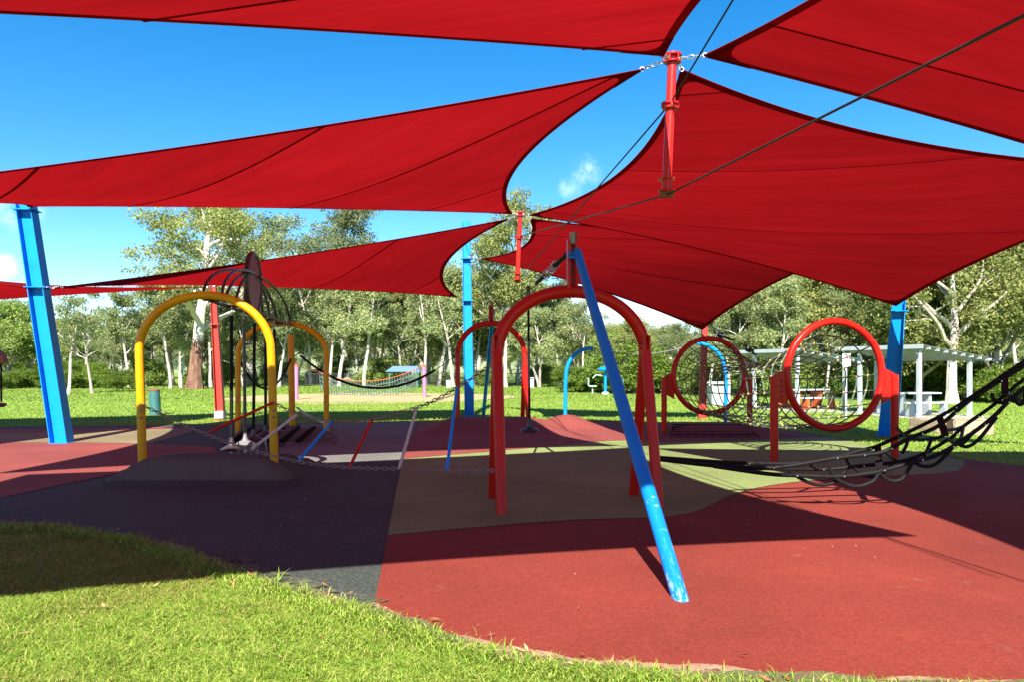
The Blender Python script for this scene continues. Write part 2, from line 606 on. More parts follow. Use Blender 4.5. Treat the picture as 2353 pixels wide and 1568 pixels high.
M['rub_black'] = rubber('black_rubber_granules', (.036, .046, .036), (.070, .081, .070), 1)
M['rub_grey'] = rubber('grey_rubber_granules', (0.1280, 0.1240, 0.1120), (0.1920, 0.1880, 0.1680))
M['rub_red'] = rubber('terracotta_rubber_granules', (.170, .0245, .0145), (.198, .032, .020))
M['rub_pink'] = rubber('faded_terracotta_rubber_granules', (.19, .040, .031), (.225, .054, .043))
M['rub_olive'] = rubber('olive_rubber_granules', (.158, .200, .064), (.205, .25, .090))
M['rub_tan'] = rubber('tan_rubber_granules', (0.1600, 0.1320, 0.0680), (0.2160, 0.1760, 0.1000))
M['rub_brown'] = rubber('worn_brown_rubber_granules', (.085, .086, .068), (.105, .104, .084))
M['dirt'] = mat('mossy_dirt', (.10, .07, .035), .95, noise=(5, (.075, .10, .025), .42, .62), bump=(50, .6, .01))
M['moss'] = mat('moss_on_rubber', (.10, .115, .04), .95, noise=(22, (.045, .05, .04), .40, .58), bump=(60, .5, .006))
def patchy(m, lo, hi, sc):
    """thin scattered cover: bare between the patches"""
    t = m.node_tree
    b = t.nodes['Principled BSDF']; o = t.nodes['Material Output']
    tcn = t.nodes.new('ShaderNodeTexCoord')
    n = t.nodes.new('ShaderNodeTexNoise'); n.inputs['Scale'].default_value = sc; n.inputs['Detail'].default_value = 10; n.inputs['Roughness'].default_value = .8
    t.links.new(tcn.outputs['Object'], n.inputs['Vector'])
    r = t.nodes.new('ShaderNodeMapRange'); r.inputs['From Min'].default_value = lo; r.inputs['From Max'].default_value = hi
    t.links.new(n.outputs['Fac'], r.inputs['Value'])
    tr = t.nodes.new('ShaderNodeBsdfTransparent'); ms = t.nodes.new('ShaderNodeMixShader')
    t.links.new(r.outputs[0], ms.inputs[0]); t.links.new(tr.outputs[0], ms.inputs[1]); t.links.new(b.outputs[0], ms.inputs[2])
    t.links.new(ms.outputs[0], o.inputs['Surface'])
patchy(M['moss'], .46, .56, 5)
M['sand_edge'] = mat('sand_on_rubber', (.30, .22, .13), .95, noise=(9, (.21, .10, .06), .42, .6), bump=(60, .6, .008))

patchy(M['sand_edge'], .36, .48, 9)
GREEN = [(0, (.085, .16, .02)), (.3, (.16, .275, .03)), (.6, (.24, .36, .045)), (.85, (.33, .40, .07)), (1, (.44, .38, .15))]
M['blade'] = leafmat('grass_blade', GREEN, .35, .45)
M['dry_blade'] = leafmat('dry_grass_blade', [(0, (.14, .21, .03)), (.4, (.25, .31, .045)), (.8, (.36, .35, .08)), (1, (.42, .34, .15))], .35, .5)
M['far_blade'] = leafmat('far_grass_blade', [(0, (.13, .20, .03)), (.5, (.20, .295, .046)), (1, (.28, .345, .075))], .35, .5)
M['dry_leaf'] = leafmat('dry_leaf', [(0, (.20, .08, .03)), (.6, (.30, .13, .06)), (1, (.5, .36, .2))], .2, .6)
M['crumb'] = leafmat('pale_crumb', [(0, (.17, .11, .07)), (1, (.32, .27, .20))], .0, .6)
M['gum_leaf'] = leafmat('gum_leaf', [(0, (.125, .17, .072)), (.4, (.22, .275, .11)), (.75, (.32, .36, .15)), (1, (.42, .41, .20))], .48, .55)
M['olive_leaf'] = leafmat('olive_gum_leaf', [(0, (.13, .165, .052)), (.4, (.24, .28, .082)), (.75, (.35, .375, .12)), (1, (.46, .42, .17))], .48, .55)
M['bush_leaf'] = leafmat('bush_leaf', [(0, (.08, .13, .035)), (.45, (.17, .25, .056)), (.8, (.27, .35, .08)), (1, (.37, .38, .12))], .42, .55)
M['bright_leaf'] = leafmat('bright_bush_leaf', [(0, (.06, .11, .015)), (.5, (.12, .20, .025)), (1, (.21, .26, .05))], .42, .55)
M['white_bark'] = barkmat('white_bark', (.22, .18, .14), (.43, .39, .33), (.58, .55, .48), 1.8)
M['grey_bark'] = barkmat('grey_bark', (.16, .13, .10), (.34, .30, .25), (.52, .47, .41), 2.2)
M['red_bark'] = barkmat('red_stringy_bark', (.06, .03, .02), (.15, .075, .05), (.25, .15, .10), 6, (3.9, (.50, .45, .38)))

# ground material: mown lawn with a faint nap; fine shadows come from the blades standing on it
def lawnmat():
    m = bpy.data.materials.new('lawn')
    m.use_nodes = True
    t = m.node_tree
    b = t.nodes['Principled BSDF']
    b.inputs['Roughness'].default_value = .9
    b.inputs['Specular IOR Level'].default_value = .1
    tcn = t.nodes.new('ShaderNodeTexCoord')
    def nz(s, d, stretch=None):
        n = t.nodes.new('ShaderNodeTexNoise')
        n.inputs['Scale'].default_value = s; n.inputs['Detail'].default_value = d; n.inputs['Roughness'].default_value = .68
        if stretch:
            mp = t.nodes.new('ShaderNodeMapping'); mp.inputs['Scale'].default_value = stretch
            t.links.new(tcn.outputs['Object'], mp.inputs['Vector']); t.links.new(mp.outputs[0], n.inputs['Vector'])
        else: t.links.new(tcn.outputs['Object'], n.inputs['Vector'])
        return n
    a = nz(18, 8); c = nz(.25, 5, (1, 1.6, 1))
    r = t.nodes.new('ShaderNodeValToRGB')
    r.color_ramp.elements[0].position = .3; r.color_ramp.elements[0].color = (.10, .165, .024, 1)
    r.color_ramp.elements[1].position = .72; r.color_ramp.elements[1].color = (.22, .31, .05, 1)
    t.links.new(a.outputs['Fac'], r.inputs['Fac'])
    r2 = t.nodes.new('ShaderNodeValToRGB')
    r2.color_ramp.elements[0].position = .35; r2.color_ramp.elements[0].color = (.85, .95, .8, 1)
    r2.color_ramp.elements[1].position = .7; r2.color_ramp.elements[1].color = (1.25, 1.12, 1.1, 1)
    t.links.new(c.outputs['Fac'], r2.inputs['Fac'])
    mx = t.nodes.new('ShaderNodeMix'); mx.data_type = 'RGBA'; mx.blend_type = 'MULTIPLY'
    mx.inputs['Factor'].default_value = 1
    t.links.new(r.outputs['Color'], mx.inputs['A']); t.links.new(r2.outputs['Color'], mx.inputs['B'])
    t.links.new(mx.outputs['Result'], b.inputs['Base Color'])
    bn = t.nodes.new('ShaderNodeBump')
    bn.inputs['Strength'].default_value = .8; bn.inputs['Distance'].default_value = .05
    t.links.new(a.outputs['Fac'], bn.inputs['Height'])
    t.links.new(bn.outputs[0], b.inputs['Normal'])
    return m
M['lawn'] = lawnmat()

# ------------------------------------------------------------------ ground and softfall
EDGE_NEAR = [gp(*p) for p in ((-420, 1190), (-150, 1195), (0, 1208), (150, 1216), (300, 1240), (430, 1275), (560, 1322), (700, 1368), (855, 1412), (1000, 1462), (1200, 1516), (1400, 1545), (1600, 1562), (2000, 1580), (2500, 1586))]
EDGE_FAR = [Vector((11.5, 4.5, 0)), Vector((11.5, 9.5, 0))] + [gp(*p) for p in ((2480, 1088), (2353, 1073), (2220, 1058), (2100, 1040), (1991, 1024), (1934, 1011), (1832, 994), (1723, 986), (1667, 977), (1476, 972), (1350, 969), (1240, 966), (960, 972), (700, 975), (451, 978), (333, 980), (0, 983), (-420, 985))]
PAD = spline(EDGE_NEAR, 6) + spline(EDGE_FAR, 4)


def height(x, y):
    """relief of the softfall: a flat-topped mound under each arch and low swells at the back"""
    def ramp(d, w):
        q = min(1, max(0, d / w))
        return q * q * (3 - 2 * q) * .6 + q * .4
    h = .30 * min(ramp(x + 5.62, .5), ramp(-2.75 - x, .75), ramp(y - 9.85, .5), ramp(12.0 - y, .8))
    h = max(h, .26 * min(ramp(x + 6.1, .4), ramp(-3.55 - x, .5), ramp(y - 15.1, .7), ramp(17.2 - y, .8)))
    def bump(cx, cy, rx, ry, hh, p=1.0):
        d = math.hypot((x - cx) / rx, (y - cy) / ry)
        return hh * (.5 + .5 * math.cos(math.pi * d)) ** p if d < 1 else 0
    h = max(h, .26 * min(ramp(x + 2.35, .9), ramp(1.45 - x, 1.1), ramp(y - 16.9, 2.0), ramp(20.8 - y, 1.0)))
    h = max(h, bump(1.45, 19.5, 1.3, 1.5, .34, 1.5))
    h = max(h, .2 * min(ramp(x - 3.2, 1.0), ramp(6.6 - x, .9), ramp(y - 16.6, 1.0), ramp(19.6 - y, .9)))
    return h


def sheet(name, poly, layer, mat_, step=.22, relief=True, edge_noise=0.0):
    bm = bmesh.new()
    pts = [Vector(p) for p in poly]
    vs_ = [bm.verts.new((p.x, p.y, 0)) for p in pts]
    f = bm.faces.new(vs_)
    if f.normal.z < 0: f.normal_flip()
    bm.normal_update()
    if f.normal.z < 0:
        bmesh.ops.reverse_faces(bm, faces=[f])
    if relief:
        xs = [p.x for p in pts]; ys = [p.y for p in pts]
        x = math.floor(min(xs) / step) * step + step * .5
        while x < max(xs):
            bmesh.ops.bisect_plane(bm, geom=bm.verts[:] + bm.edges[:] + bm.faces[:], plane_co=(x, 0, 0), plane_no=(1, 0, 0)); x += step
        y = math.floor(min(ys) / step) * step + step * .5
        while y < max(ys):
            bmesh.ops.bisect_plane(bm, geom=bm.verts[:] + bm.edges[:] + bm.faces[:], plane_co=(0, y, 0), plane_no=(0, 1, 0)); y += step
        bmesh.ops.triangulate(bm, faces=[f for f in bm.faces if len(f.verts) > 4])
    for v in bm.verts:
        v.co.z = layer + (height(v.co.x, v.co.y) if relief else 0)
    me = bpy.data.meshes.new(name)
    bm.to_mesh(me); bm.free()
    me.materials.append(mat_)
    me.polygons.foreach_set('use_smooth', [True] * len(me.polygons))
    o = bpy.data.objects.new(name, me)
    COL.objects.link(o)
    o['kind'] = 'structure'
    return o


g = MB()
g.add([(-600, -60, 0), (600, -60, 0), (600, 900, 0), (-600, 900, 0)], [(0, 1, 2, 3)])
g.build('lawn', M['lawn'], kind='structure', smooth=False)


def P2(*uv): return [gp(u, v) for u, v in uv]


def inside_mask(X, Y, poly):
    c = np.zeros(len(X), dtype=bool)
    n = len(poly)
    for i in range(n):
        x1, y1, x2, y2 = poly[i].x, poly[i].y, poly[(i + 1) % n].x, poly[(i + 1) % n].y
        if y1 == y2: continue
        k = ((y1 > Y) != (y2 > Y)) & (X < (x2 - x1) * (Y - y1) / (y2 - y1) + x1)
        c ^= k
    return c


sheet('softfall_black', PAD, .010, M['rub_black'])
SEAM = [Vector((-.90, 4.78, 0)), Vector((-1.17, 6.97, 0)), Vector((-1.5, 9.6, 0)), Vector((-1.88, 12.7, 0)), Vector((-2.7, 20.9, 0))]
near_r = [p for p in spline(EDGE_NEAR, 6) if p.x > -.88]
front_olive = [Vector((-1.17, 6.97, 0))] + P2((1100, 1217), (1300, 1201), (1480, 1195), (1560, 1189), (1620, 1172), (1665, 1150), (1720, 1130), (1800, 1115), (1880, 1107), (1960, 1101), (2100, 1095), (2200, 1086), (2218, 1062))
sheet('softfall_terracotta_front', [SEAM[0]] + near_r + [Vector((11.5, 4.5, 0)), Vector((11.5, 9.5, 0))] + P2((2480, 1089), (2353, 1074), (2220, 1059)) + front_olive[::-1], .014, M['rub_red'])
back_line = [SEAM[3] + Vector((0, .05, 0))] + P2((1000, 1052), (1110, 1043), (1200, 1035), (1300, 1026), (1386, 1017), (1444, 1015), (1511, 1020), (1640, 1017), (1766, 1013), (1850, 1009), (1900, 1007))
sheet('softfall_olive', spline(front_olive, 4) + P2((2100, 1041), (1991, 1025), (1934, 1012)) + back_line[::-1] + [SEAM[2]], .018, M['rub_olive'])
far_r = P2((1830, 995), (1723, 987), (1667, 978), (1476, 973), (1350, 970), (1240, 967), (960, 973))
sheet('softfall_terracotta_back', back_line + far_r, .022, M['rub_pink'])
sheet('softfall_grey', P2((925, 1064), (650, 1067), (640, 1035), (690, 1005), (690, 977), (958, 973)), .015, M['rub_grey'])
sheet('softfall_terracotta_side', P2((-420, 1160), (0, 1149), (120, 1122), (288, 1088), (420, 1062), (500, 1045), (490, 1030), (340, 1024), (193, 1020), (-420, 1018)), .016, M['rub_pink'])
sheet('softfall_tan', P2((-420, 1018), (193, 1020), (339, 1023), (400, 1008), (440, 994), (449, 986), (330, 990), (200, 996), (-420, 1001)), .017, M['rub_tan'])
sheet('softfall_terracotta_strip', P2((-420, 1001), (200, 996), (330, 990), (449, 986), (400, 984), (200, 988), (-420, 992)), .019, M['rub_pink'])
sheet('softfall_worn_mound', spline([Vector(p) for p in ((-5.45, 9.93, 0), (-5.0, 9.86, 0), (-4.2, 9.84, 0), (-3.5, 9.86, 0), (-3.05, 9.95, 0), (-2.95, 10.12, 0), (-3.15, 10.33, 0), (-3.5, 10.42, 0), (-4.3, 10.44, 0), (-5.05, 10.42, 0), (-5.4, 10.25, 0), (-5.55, 10.05, 0), (-5.45, 9.93, 0))], 5)[:-1], .021, M['rub_brown'], .1)
sheet('softfall_worn_mound_back', [Vector((-6.05, 15.1, 0)), Vector((-3.6, 15.1, 0)), Vector((-3.7, 15.8, 0)), Vector((-6.0, 15.8, 0))], .021, M['rub_brown'], .12)

# sand and moss washed over the near edge
def edge_strip(name, pts, w0, w1, layer, m):
    c = []
    d = []
    nseg = len(pts)
    s = 0.0
    for i, p in enumerate(pts):
        t = (pts[min(i + 1, nseg - 1)] - pts[max(i - 1, 0)]).normalized()
        nrm = Vector((-t.y, t.x, 0))
        if i: s += (p - pts[i - 1]).length
        wob = .035 * math.sin(s * 2.3 + w0 * 40) + .025 * math.sin(s * 5.7 + 1) + .016 * math.sin(s * 13 + 2) + .005 * math.sin(s * 31)
        wo2 = .045 * math.sin(i * .13) + .03 * math.sin(i * .37 + 1) + .018 * math.sin(i * .91 + 2)
        c.append(p + nrm * (w0 + wob + random.uniform(-.006, .006)))
        d.append(p - nrm * (w1 + wob * .5))
    mb = MB()
    k = len(pts)
    mb.add([(p.x, p.y, layer) for p in c] + [(p.x, p.y, layer) for p in d], [(k + i, k + i + 1, i + 1, i) for i in range(k - 1)])
    return mb.build(name, m, kind='structure', smooth=False)


ep = [p for p in spline(EDGE_NEAR, 60) if -6 < p.x < 3.5]
edge_strip('sand_edge', [p for p in ep if p.x > -1.0], .075, .10, .026, M['sand_edge'])
edge_strip('dirt_edge', [p for p in ep if p.x > -3.2], .03, .07, .030, M['dirt'])
edge_strip('moss_edge', [p for p in ep if -2.6 < p.x < -.95], .20, .04, .0275, M['moss'])

# bare ground, path and slabs in the park
bare = [gp(u, v) for u, v in ((560, 912), (700, 907), (860, 904), (1010, 906), (1150, 909), (1190, 915), (1080, 923), (900, 929), (740, 931), (600, 927), (500, 920))]
sheet('bare_ground', spline(bare + [bare[0]], 5)[:-1], .006, M['sand'], relief=False)
sheet('path', P2((1405, 903), (1440, 897), (1560, 899), (1560, 906), (1470, 909)), .006, M['asphalt'], relief=False)

# ------------------------------------------------------------------ shade structure
H1 = Vector((1.92, 8.85, 5.32))
H2 = Vector((.20, 17.8, 5.32))
H0 = Vector((3.80, -.10, 5.32))


def mast(name, h, label):
    t = thing(name, (h.x, h.y, h.z - 1.75), label, 'mast', 'masts carrying the shade sails')
    lean = Vector((-.012, 0, 0))
    top, mid, bot = h, h + Vector((-.03, 0, -.56)), h + Vector((-.07, 0, -1.62))
    MB().tube([bot, top], .056, 14).build('pole', M['mast_red'], t)
    ring = MB()
    ring.disc(top + Vector((0, 0, .02)), (0, 0, 1), .11, .02).disc(top - Vector((0, 0, .06)), (0, 0, 1), .10, .015)
    for k in range(6):
        a = k * math.pi / 3
        ring.tube([top + Vector((.10 * math.cos(a), .10 * math.sin(a), -.05)), top + Vector((.10 * math.cos(a), .10 * math.sin(a), .01))], .009, 5)
    ring.build('head_plate', M['mast_red'], t)
    cl = MB()
    cl.disc(mid, (0, 0, 1), .105, .022).disc(mid - Vector((0, 0, .05)), (0, 0, 1), .095, .02)
    for a in range(4):
        cl.box(mid + Vector((.09 * math.cos(a * 1.57), .09 * math.sin(a * 1.57), -.02)), (.03, .03, .05))
    cl.build('collar', M['mast_red'], t)
    MB().disc(bot + Vector((0, 0, .16)), (0, 0, 1), .105, .014).build('foot_plate', M['mast_red'], t)
    MB().disc(bot + Vector((0, 0, .02)), (0, 0, 1), .105, .014).build('foot_plate', M['mast_red'], t)
    MB().box(bot - Vector((0, 0, .03)), (.16, .05, .06)).build('cable_lug', M['brown_cap'], t)
    return top, mid, bot


T1 = mast('flying_mast', H1, 'red flying mast hanging in the air where the four nearest sails meet')
T2 = mast('flying_mast', H2, 'smaller looking red flying mast hanging before the gum trees, at the farther sail joint')
T0 = (H0, H0 + Vector((-.03, 0, -.56)), Vector((3.81, -.1, 3.52)))


def cable(a, b, label, r=.011, sag=.0):
    o = MB().tube(sagline(a, b, sag, 12), r, 6).build('stay_cable', M['cable_steel'])
    tag(o, label, 'cable', 'stay cables of the flying masts')


cable(T1[2] - Vector((0, 0, .03)), Vector((3.81, -.1, 3.50)), 'stay cable rising to the upper right from the near mast foot')
cable(T1[1], Vector((3.0, -1.6, 6.55)), 'stay cable rising steeply from the collar of the near mast to the top edge')
cable(T1[2] - Vector((0, 0, .03)), T2[1], 'stay cable from the near mast foot to the collar of the farther mast')
cable(T1[1], T2[2], 'stay cable slanting from the near mast collar down to the farther mast foot')
cable(T2[1], Vector((-1.6, 24.1, 6.0)), 'thin stay cable from the farther mast collar to the tall blue column', .008)


def icolumn(name, base, top, w0, w1, mat_, label, cat, yaw=0, plates=()):
    """tapered I-section column: two flanges and a web, leaning from base to top"""
    t = thing(name, base, label, cat)
    base, top = Vector(base), Vector(top)
    def ring(c, w):
        d, f, wb = w * 1.0, .016, .012
        prof = [(-w / 2, -d / 2), (-w / 2 + f, -d / 2), (-w / 2 + f, -wb), (w / 2 - f, -wb), (w / 2 - f, -d / 2), (w / 2, -d / 2),
                (w / 2, d / 2), (w / 2 - f, d / 2), (w / 2 - f, wb), (-w / 2 + f, wb), (-w / 2 + f, d / 2), (-w / 2, d / 2)]
        cs, sn = math.cos(yaw), math.sin(yaw)
        return [c + Vector((x * cs - y * sn, x * sn + y * cs, 0)) for x, y in prof]
    mb = MB()
    v = ring(base, w0) + ring(top, w1)
    mb.add(v, [(i, (i + 1) % 12, 12 + (i + 1) % 12, 12 + i) for i in range(12)] + [tuple(reversed(range(12))), tuple(range(12, 24))])
    mb.build('shaft', mat_, t, smooth=False)
    for z in plates:
        k = (z - base.z) / (top.z - base.z)
        c = base.lerp(top, k)
        w = w0 + (w1 - w0) * k
        pb = MB().box(c, (w + .10, w + .06, .018), (0, 0, yaw))
        for sx in (-1, 1):
            pb.tube([c + Vector((sx * (w / 2 + .05), -.03, 0)) + Vector((0, .03 * math.sin(a), .03 * math.cos(a))) for a in [i * math.pi / 4 for i in range(8)]], .008, 5, closed=True)
        pb.build('collar_plate', mat_, t, smooth=False)
    MB().box(base + Vector((0, 0, .012)), (w0 + .06, w0 + .06, .02), (0, 0, yaw)).build('base_plate', mat_, t, smooth=False)
    return t


COLL = gp(143, 1020)
TOPL = px(60, 470, 15.4)
icolumn('shade_column', COLL, TOPL, .34, .30, M['blue'], 'bright blue leaning steel column at the left, sail chain hooked to its collar', 'column', .12, (px(90, 660, 15.4).z, TOPL.z - .12))
COLM = gp(1079, 958)
icolumn('shade_column', COLM, px(1071, 508, 24.3), .30, .26, M['blue'], 'slim upright blue column behind the chain ladder, seen between the arches', 'column', 0, (px(1076, 592, 24).z, px(1076, 690, 24).z))
COLR = gp(2040, 1003)
icolumn('shade_column', COLR, px(2067, 688, 16.75), .42, .26, M['blue'], 'blue column behind the large red ring, holding the tip of the big sail', 'column', -.5, (px(2062, 715, 16.8).z,))
COL2 = gp(507, 966)
icolumn('shade_column', COL2, px(490, 655, 22.2), .25, .16, M['pale_red'], 'faded red column with a white foot behind the front yellow arch', 'column', .1, (px(496, 745, 22.2).z,))
MB().box(COL2 + Vector((0, -.02, .16)), (.27, .27, .22)).build('white_foot', M['white_paint'], bpy.data.objects['shade_column.003'], smooth=False)
COL3 = gp(1613, 963)
icolumn('shade_column', COL3, px(1619, 742, 22.9), .24, .17, M['pale_red'], 'faded red column seen through the smaller red ring', 'column', -.1)


def sail(name, tips, anchors, bows, label, seam_n, seam_c, seam_w=.02, NG=30):
    """four-cornered tensioned cloth: edges bow inwards, the surface spans between them. tips / anchors in ring order"""
    C = [np.array(p, float) for p in tips]
    cen = sum(C) / 4
    t = thing(name, tuple(C[0]), label, 'shade sail', 'red shade sails over the playground')
    E = []
    s_ = np.linspace(0, 1, NG + 1)
    for i in range(4):
        a, b = C[i], C[(i + 1) % 4]
        ch = b - a
        mid = (a + b) / 2
        inn = cen - mid
        inn = inn - ch * (inn @ ch) / (ch @ ch)
        inn /= np.linalg.norm(inn)
        bow = bows[i] * np.linalg.norm(ch)
        k = (4 * s_ * (1 - s_))[:, None]
        E.append(a + ch * s_[:, None] + inn * bow * k)
    c0, d1, c1, d0 = E[0], E[1], E[2][::-1], E[3][::-1]      # v=0 edge, u=1 edge, v=1 edge, u=0 edge

    def S(u, v):
        def ev(A, q):
            f = q * NG
            i = int(min(max(math.floor(f), 0), NG - 1))
            return A[i] + (A[i + 1] - A[i]) * (f - i)
        return ((1 - v) * ev(c0, u) + v * ev(c1, u) + (1 - u) * ev(d0, v) + u * ev(d1, v)
                - ((1 - u) * (1 - v) * C[0] + u * (1 - v) * C[1] + u * v * C[2] + (1 - u) * v * C[3]))
    G = np.array([[S(i / NG, j / NG) for i in range(NG + 1)] for j in range(NG + 1)])
    nv = np.array((seam_n[0], seam_n[1], 0.0)); nv /= np.linalg.norm(nv)
    m_ = clothmat('shade_cloth', math.atan2(seam_n[1], seam_n[0]) + math.pi / 2, nv, [c - float(C[0] @ nv) for c in seam_c])
    hemm = m_
    mb = MB()
    n1 = NG + 1
    mb.add(G.reshape(-1, 3), [(j * n1 + i, j * n1 + i + 1, (j + 1) * n1 + i + 1, (j + 1) * n1 + i) for j in range(NG) for i in range(NG)])
    mb.build('cloth', m_, t)
    # hem: a folded second layer along every edge, with the edge wire in it
    for e in range(4):
        L = np.linalg.norm(C[e] - C[(e + 1) % 4])
        Lo = np.linalg.norm(C[(e + 1) % 4] - C[(e + 2) % 4])
        w = .11 / Lo
        def q(s, d):
            return (S(s, d), S(1 - d, s), S(1 - s, 1 - d), S(d, 1 - s))[e]
        hv, hf = [], []
        K = 40
        for i in range(K + 1):
            s = i / K
            hv += [q(s, 0) - np.array((0, 0, .004)), q(s, w) - np.array((0, 0, .007))]
            if i: hf.append((2 * i - 2, 2 * i - 1, 2 * i + 1, 2 * i))
        MB().add(hv, hf).build('hem', hemm, t)
    # corner patches
    for e in range(4):
        L = np.linalg.norm(C[e] - C[(e + 1) % 4]); Lp = np.linalg.norm(C[e] - C[e - 1])
        a, b = .62 / L, .62 / Lp
        def q(s, d):
            return (S(s, d), S(1 - d, s), S(1 - s, 1 - d), S(d, 1 - s))[e]
        pv = []
        pf = []
        for i in range(7):
            for j in range(6):
                k = j / 5
                f_ = (i / 6) * (1 - .35 * math.sin(k * math.pi))
                pv.append(q(a * f_ * (1 - k), b * f_ * k) - np.array((0, 0, .011)))
                if i and j: pf.append((i * 6 + j, i * 6 + j - 1, (i - 1) * 6 + j - 1, (i - 1) * 6 + j))
        MB().add(pv, pf).build('corner_patch', hemm, t)
    # stitched seams between the rolls of cloth
    nv = np.array((seam_n[0], seam_n[1], 0.0)); nv /= np.linalg.norm(nv)
    D = G @ nv
    for c in seam_c:
        mb = MB()
        for j in range(NG):
            for i in range(NG):
                for tri in (((j, i), (j, i + 1), (j + 1, i + 1)), ((j, i), (j + 1, i + 1), (j + 1, i))):
                    hit = []
                    for k in range(3):
                        p, r_ = tri[k], tri[(k + 1) % 3]
                        dp, dr = D[p] - c, D[r_] - c
                        if (dp > 0) != (dr > 0):
                            hit.append(G[p] + (G[r_] - G[p]) * (dp / (dp - dr)))
                    if len(hit) == 2:
                        a, b = hit
                        dz = np.array((0, 0, -.009))
                        w = nv * seam_w
                        gx = 0
                        mb.add([a + dz - w, b + dz - w, b + dz + w, a + dz + w], [(0, 1, 2, 3)])
        if mb.v: mb.build('seam', hemm, t, smooth=False)
    for i, an in enumerate(anchors):
        if an is None: continue
        mb = MB().chain([Vector(C[i]), Vector(an)], .075, .009, .026)
        mb.tube([Vector(C[i]).lerp(Vector(cen), .006) + Vector((.026 * math.cos(a), 0, .026 * math.sin(a))) for a in [k * math.pi / 5 for k in range(10)]], .007, 5, closed=True)
        mb.build('chain', M['chain_steel'], t)
    return t


def toward(a, b, d):
    a, b = Vector(a), Vector(b)
    return a + (b - a).normalized() * d


NA = Vector((-7.6, 5.9, 4.57)); NC = Vector((-8.0, 7.45, 3.24))
QB = Vector((12.0, 10.48, 3.2)); QD = Vector((10.4, 10.6, 4.45))
LT = px(62, 474, 15.35); LL = px(92, 660, 15.3)
ML = px(1052, 682, 23.7); MH = px(1075, 590, 24)
R_ = px(2059, 702, 16.6); RH = Vector((9.1, 17.6, 4.75))
L2 = px(497, 656, 22.0); R2 = px(1614, 757, 22.8)
head1 = H1 + Vector((0, 0, -.02)); head2 = H2 + Vector((0, 0, -.02))

sail('shade_sail', [toward(head1, (-3, 4.5, 5), .16), NA, Vector((-8.7, -1.2, 3.6)), Vector((3.35, 1.9, 4.6))],
     [head1, None, None, None], (.02, .08, .05, .075), 'sail overhead at the top left of the picture, nearest the viewer', (.25, 1), (3.1, 5.9, 8.3))
sail('shade_sail', [toward(head1, (8, 5, 4.4), .36), QB, Vector((11.5, -.5, 5.0)), H0],
     [head1, None, None, None], (.02, .07, .07, .085), 'sail in the top right corner, right of the near mast', (-.12, 1), (1.5, 4.4, 7.4))
sail('shade_sail', [toward(head1, (-5, 14, 4.7), .36), toward(head2, (-5, 14, 4.8), .22), LT, NC],
     [head1, head2, None, None], (.085, .045, .09, .05), 'long sail sweeping from the near mast to the left blue column', (.75, .66), (1.5, 4.2, 7.0, 9.6))
sail('shade_sail', [toward(head1, (6, 14, 4), .22), QD, R_, toward(head2, (6, 14, 4), .22)],
     [head1, None, None, head2], (.09, .06, .055, .08), 'largest sail filling the right, its tip on the blue column behind the ring', (.44, .9), (9.75, 12.7, 15.6, 18.1))
sail('shade_sail', [toward(head2, (-4, 20, 4), .28), ML, L2, toward(LL, (-4, 19, 4), .35)],
     [head2, None, None, LL], (.16, .05, .05, .04), 'far sail running left behind the dark steel disc, above the yellow arches', (.8, .6), (8.4, 11.2, 14.0))
sail('shade_sail', [toward(head2, (5, 21, 4), .28), RH, R2, toward(MH, (4, 21, 4), .45)],
     [head2, None, None, MH], (.05, .06, .06, .105), 'far sail behind the blue strut, its low tip on the faded red column', (.2, 1), (19.2, 21.5, 23.2), .03)
sail('shade_sail', [toward(LL, (-16, 20, 3), .3), toward(L2, (-14, 20, 3), .3), Vector((-19, 19, 2.9)), Vector((-10.8, 7.6, 3.4))],
     [LL, L2, None, None], (.05, .06, .06, .06), 'low sail leaving the left edge of the picture behind the leaning blue column', (1, .2), (-12, -15), .03)

# ------------------------------------------------------------------ arches
def arch_pts(a, b, ztop, n=24, power=1.0):
    a, b = Vector(a), Vector(b)
    o = []
    for i in range(n + 1):
        th = math.pi * i / n
        k = .5 - .5 * math.cos(th)
        p = a.lerp(b, k)
        p.z = a.z + (b.z - a.z) * k + (ztop - (a.z + b.z) / 2) * math.sin(th) ** power
        o.append(p)
    return o


def yellow_arch(y, ul, ur, vtop, vl, zb, label):
    bl, br = px(ul, 0, y), px(ur, 0, y + .05)
    bl.z, br.z = zb, zb
    top = px(0, vtop, y).z
    t = thing('climbing_arch', (bl + br) / 2, label, 'climbing arch', 'yellow climbing arches')
    zl = px(0, vl, y).z
    tl, tr = bl.copy(), br.copy()
    tl.z = tr.z = zl
    lean = Vector((-.05, 0, 0)) * (1 if y < 12 else 0)
    pts = [bl - Vector((0, 0, .15)), bl.lerp(tl + lean, .5)] + arch_pts(tl + lean, tr + lean, top, 30) + [br.lerp(tr + lean, .5), br - Vector((0, 0, .15))]
    MB().tube(pts, .058, 16).build('tube', M['yellow'], t)
    for p in (bl, br):
        mb = MB()
        for zz in (.62, .72):
            mb.disc(p + Vector((0, -.06, zz)), (0, 1, 0), .018, .03, 8)
        mb.build('eye_bolt', M['rust_chain'], t)
    return tl + lean, tr + lean, top


YA = yellow_arch(10.42, 328, 631, 677, 805, .27, 'nearer yellow arch in front, standing on the dark rubber mound')
YB = yellow_arch(15.8, 547, 750, 742, 815, .24, 'farther yellow arch behind the hanging step poles')

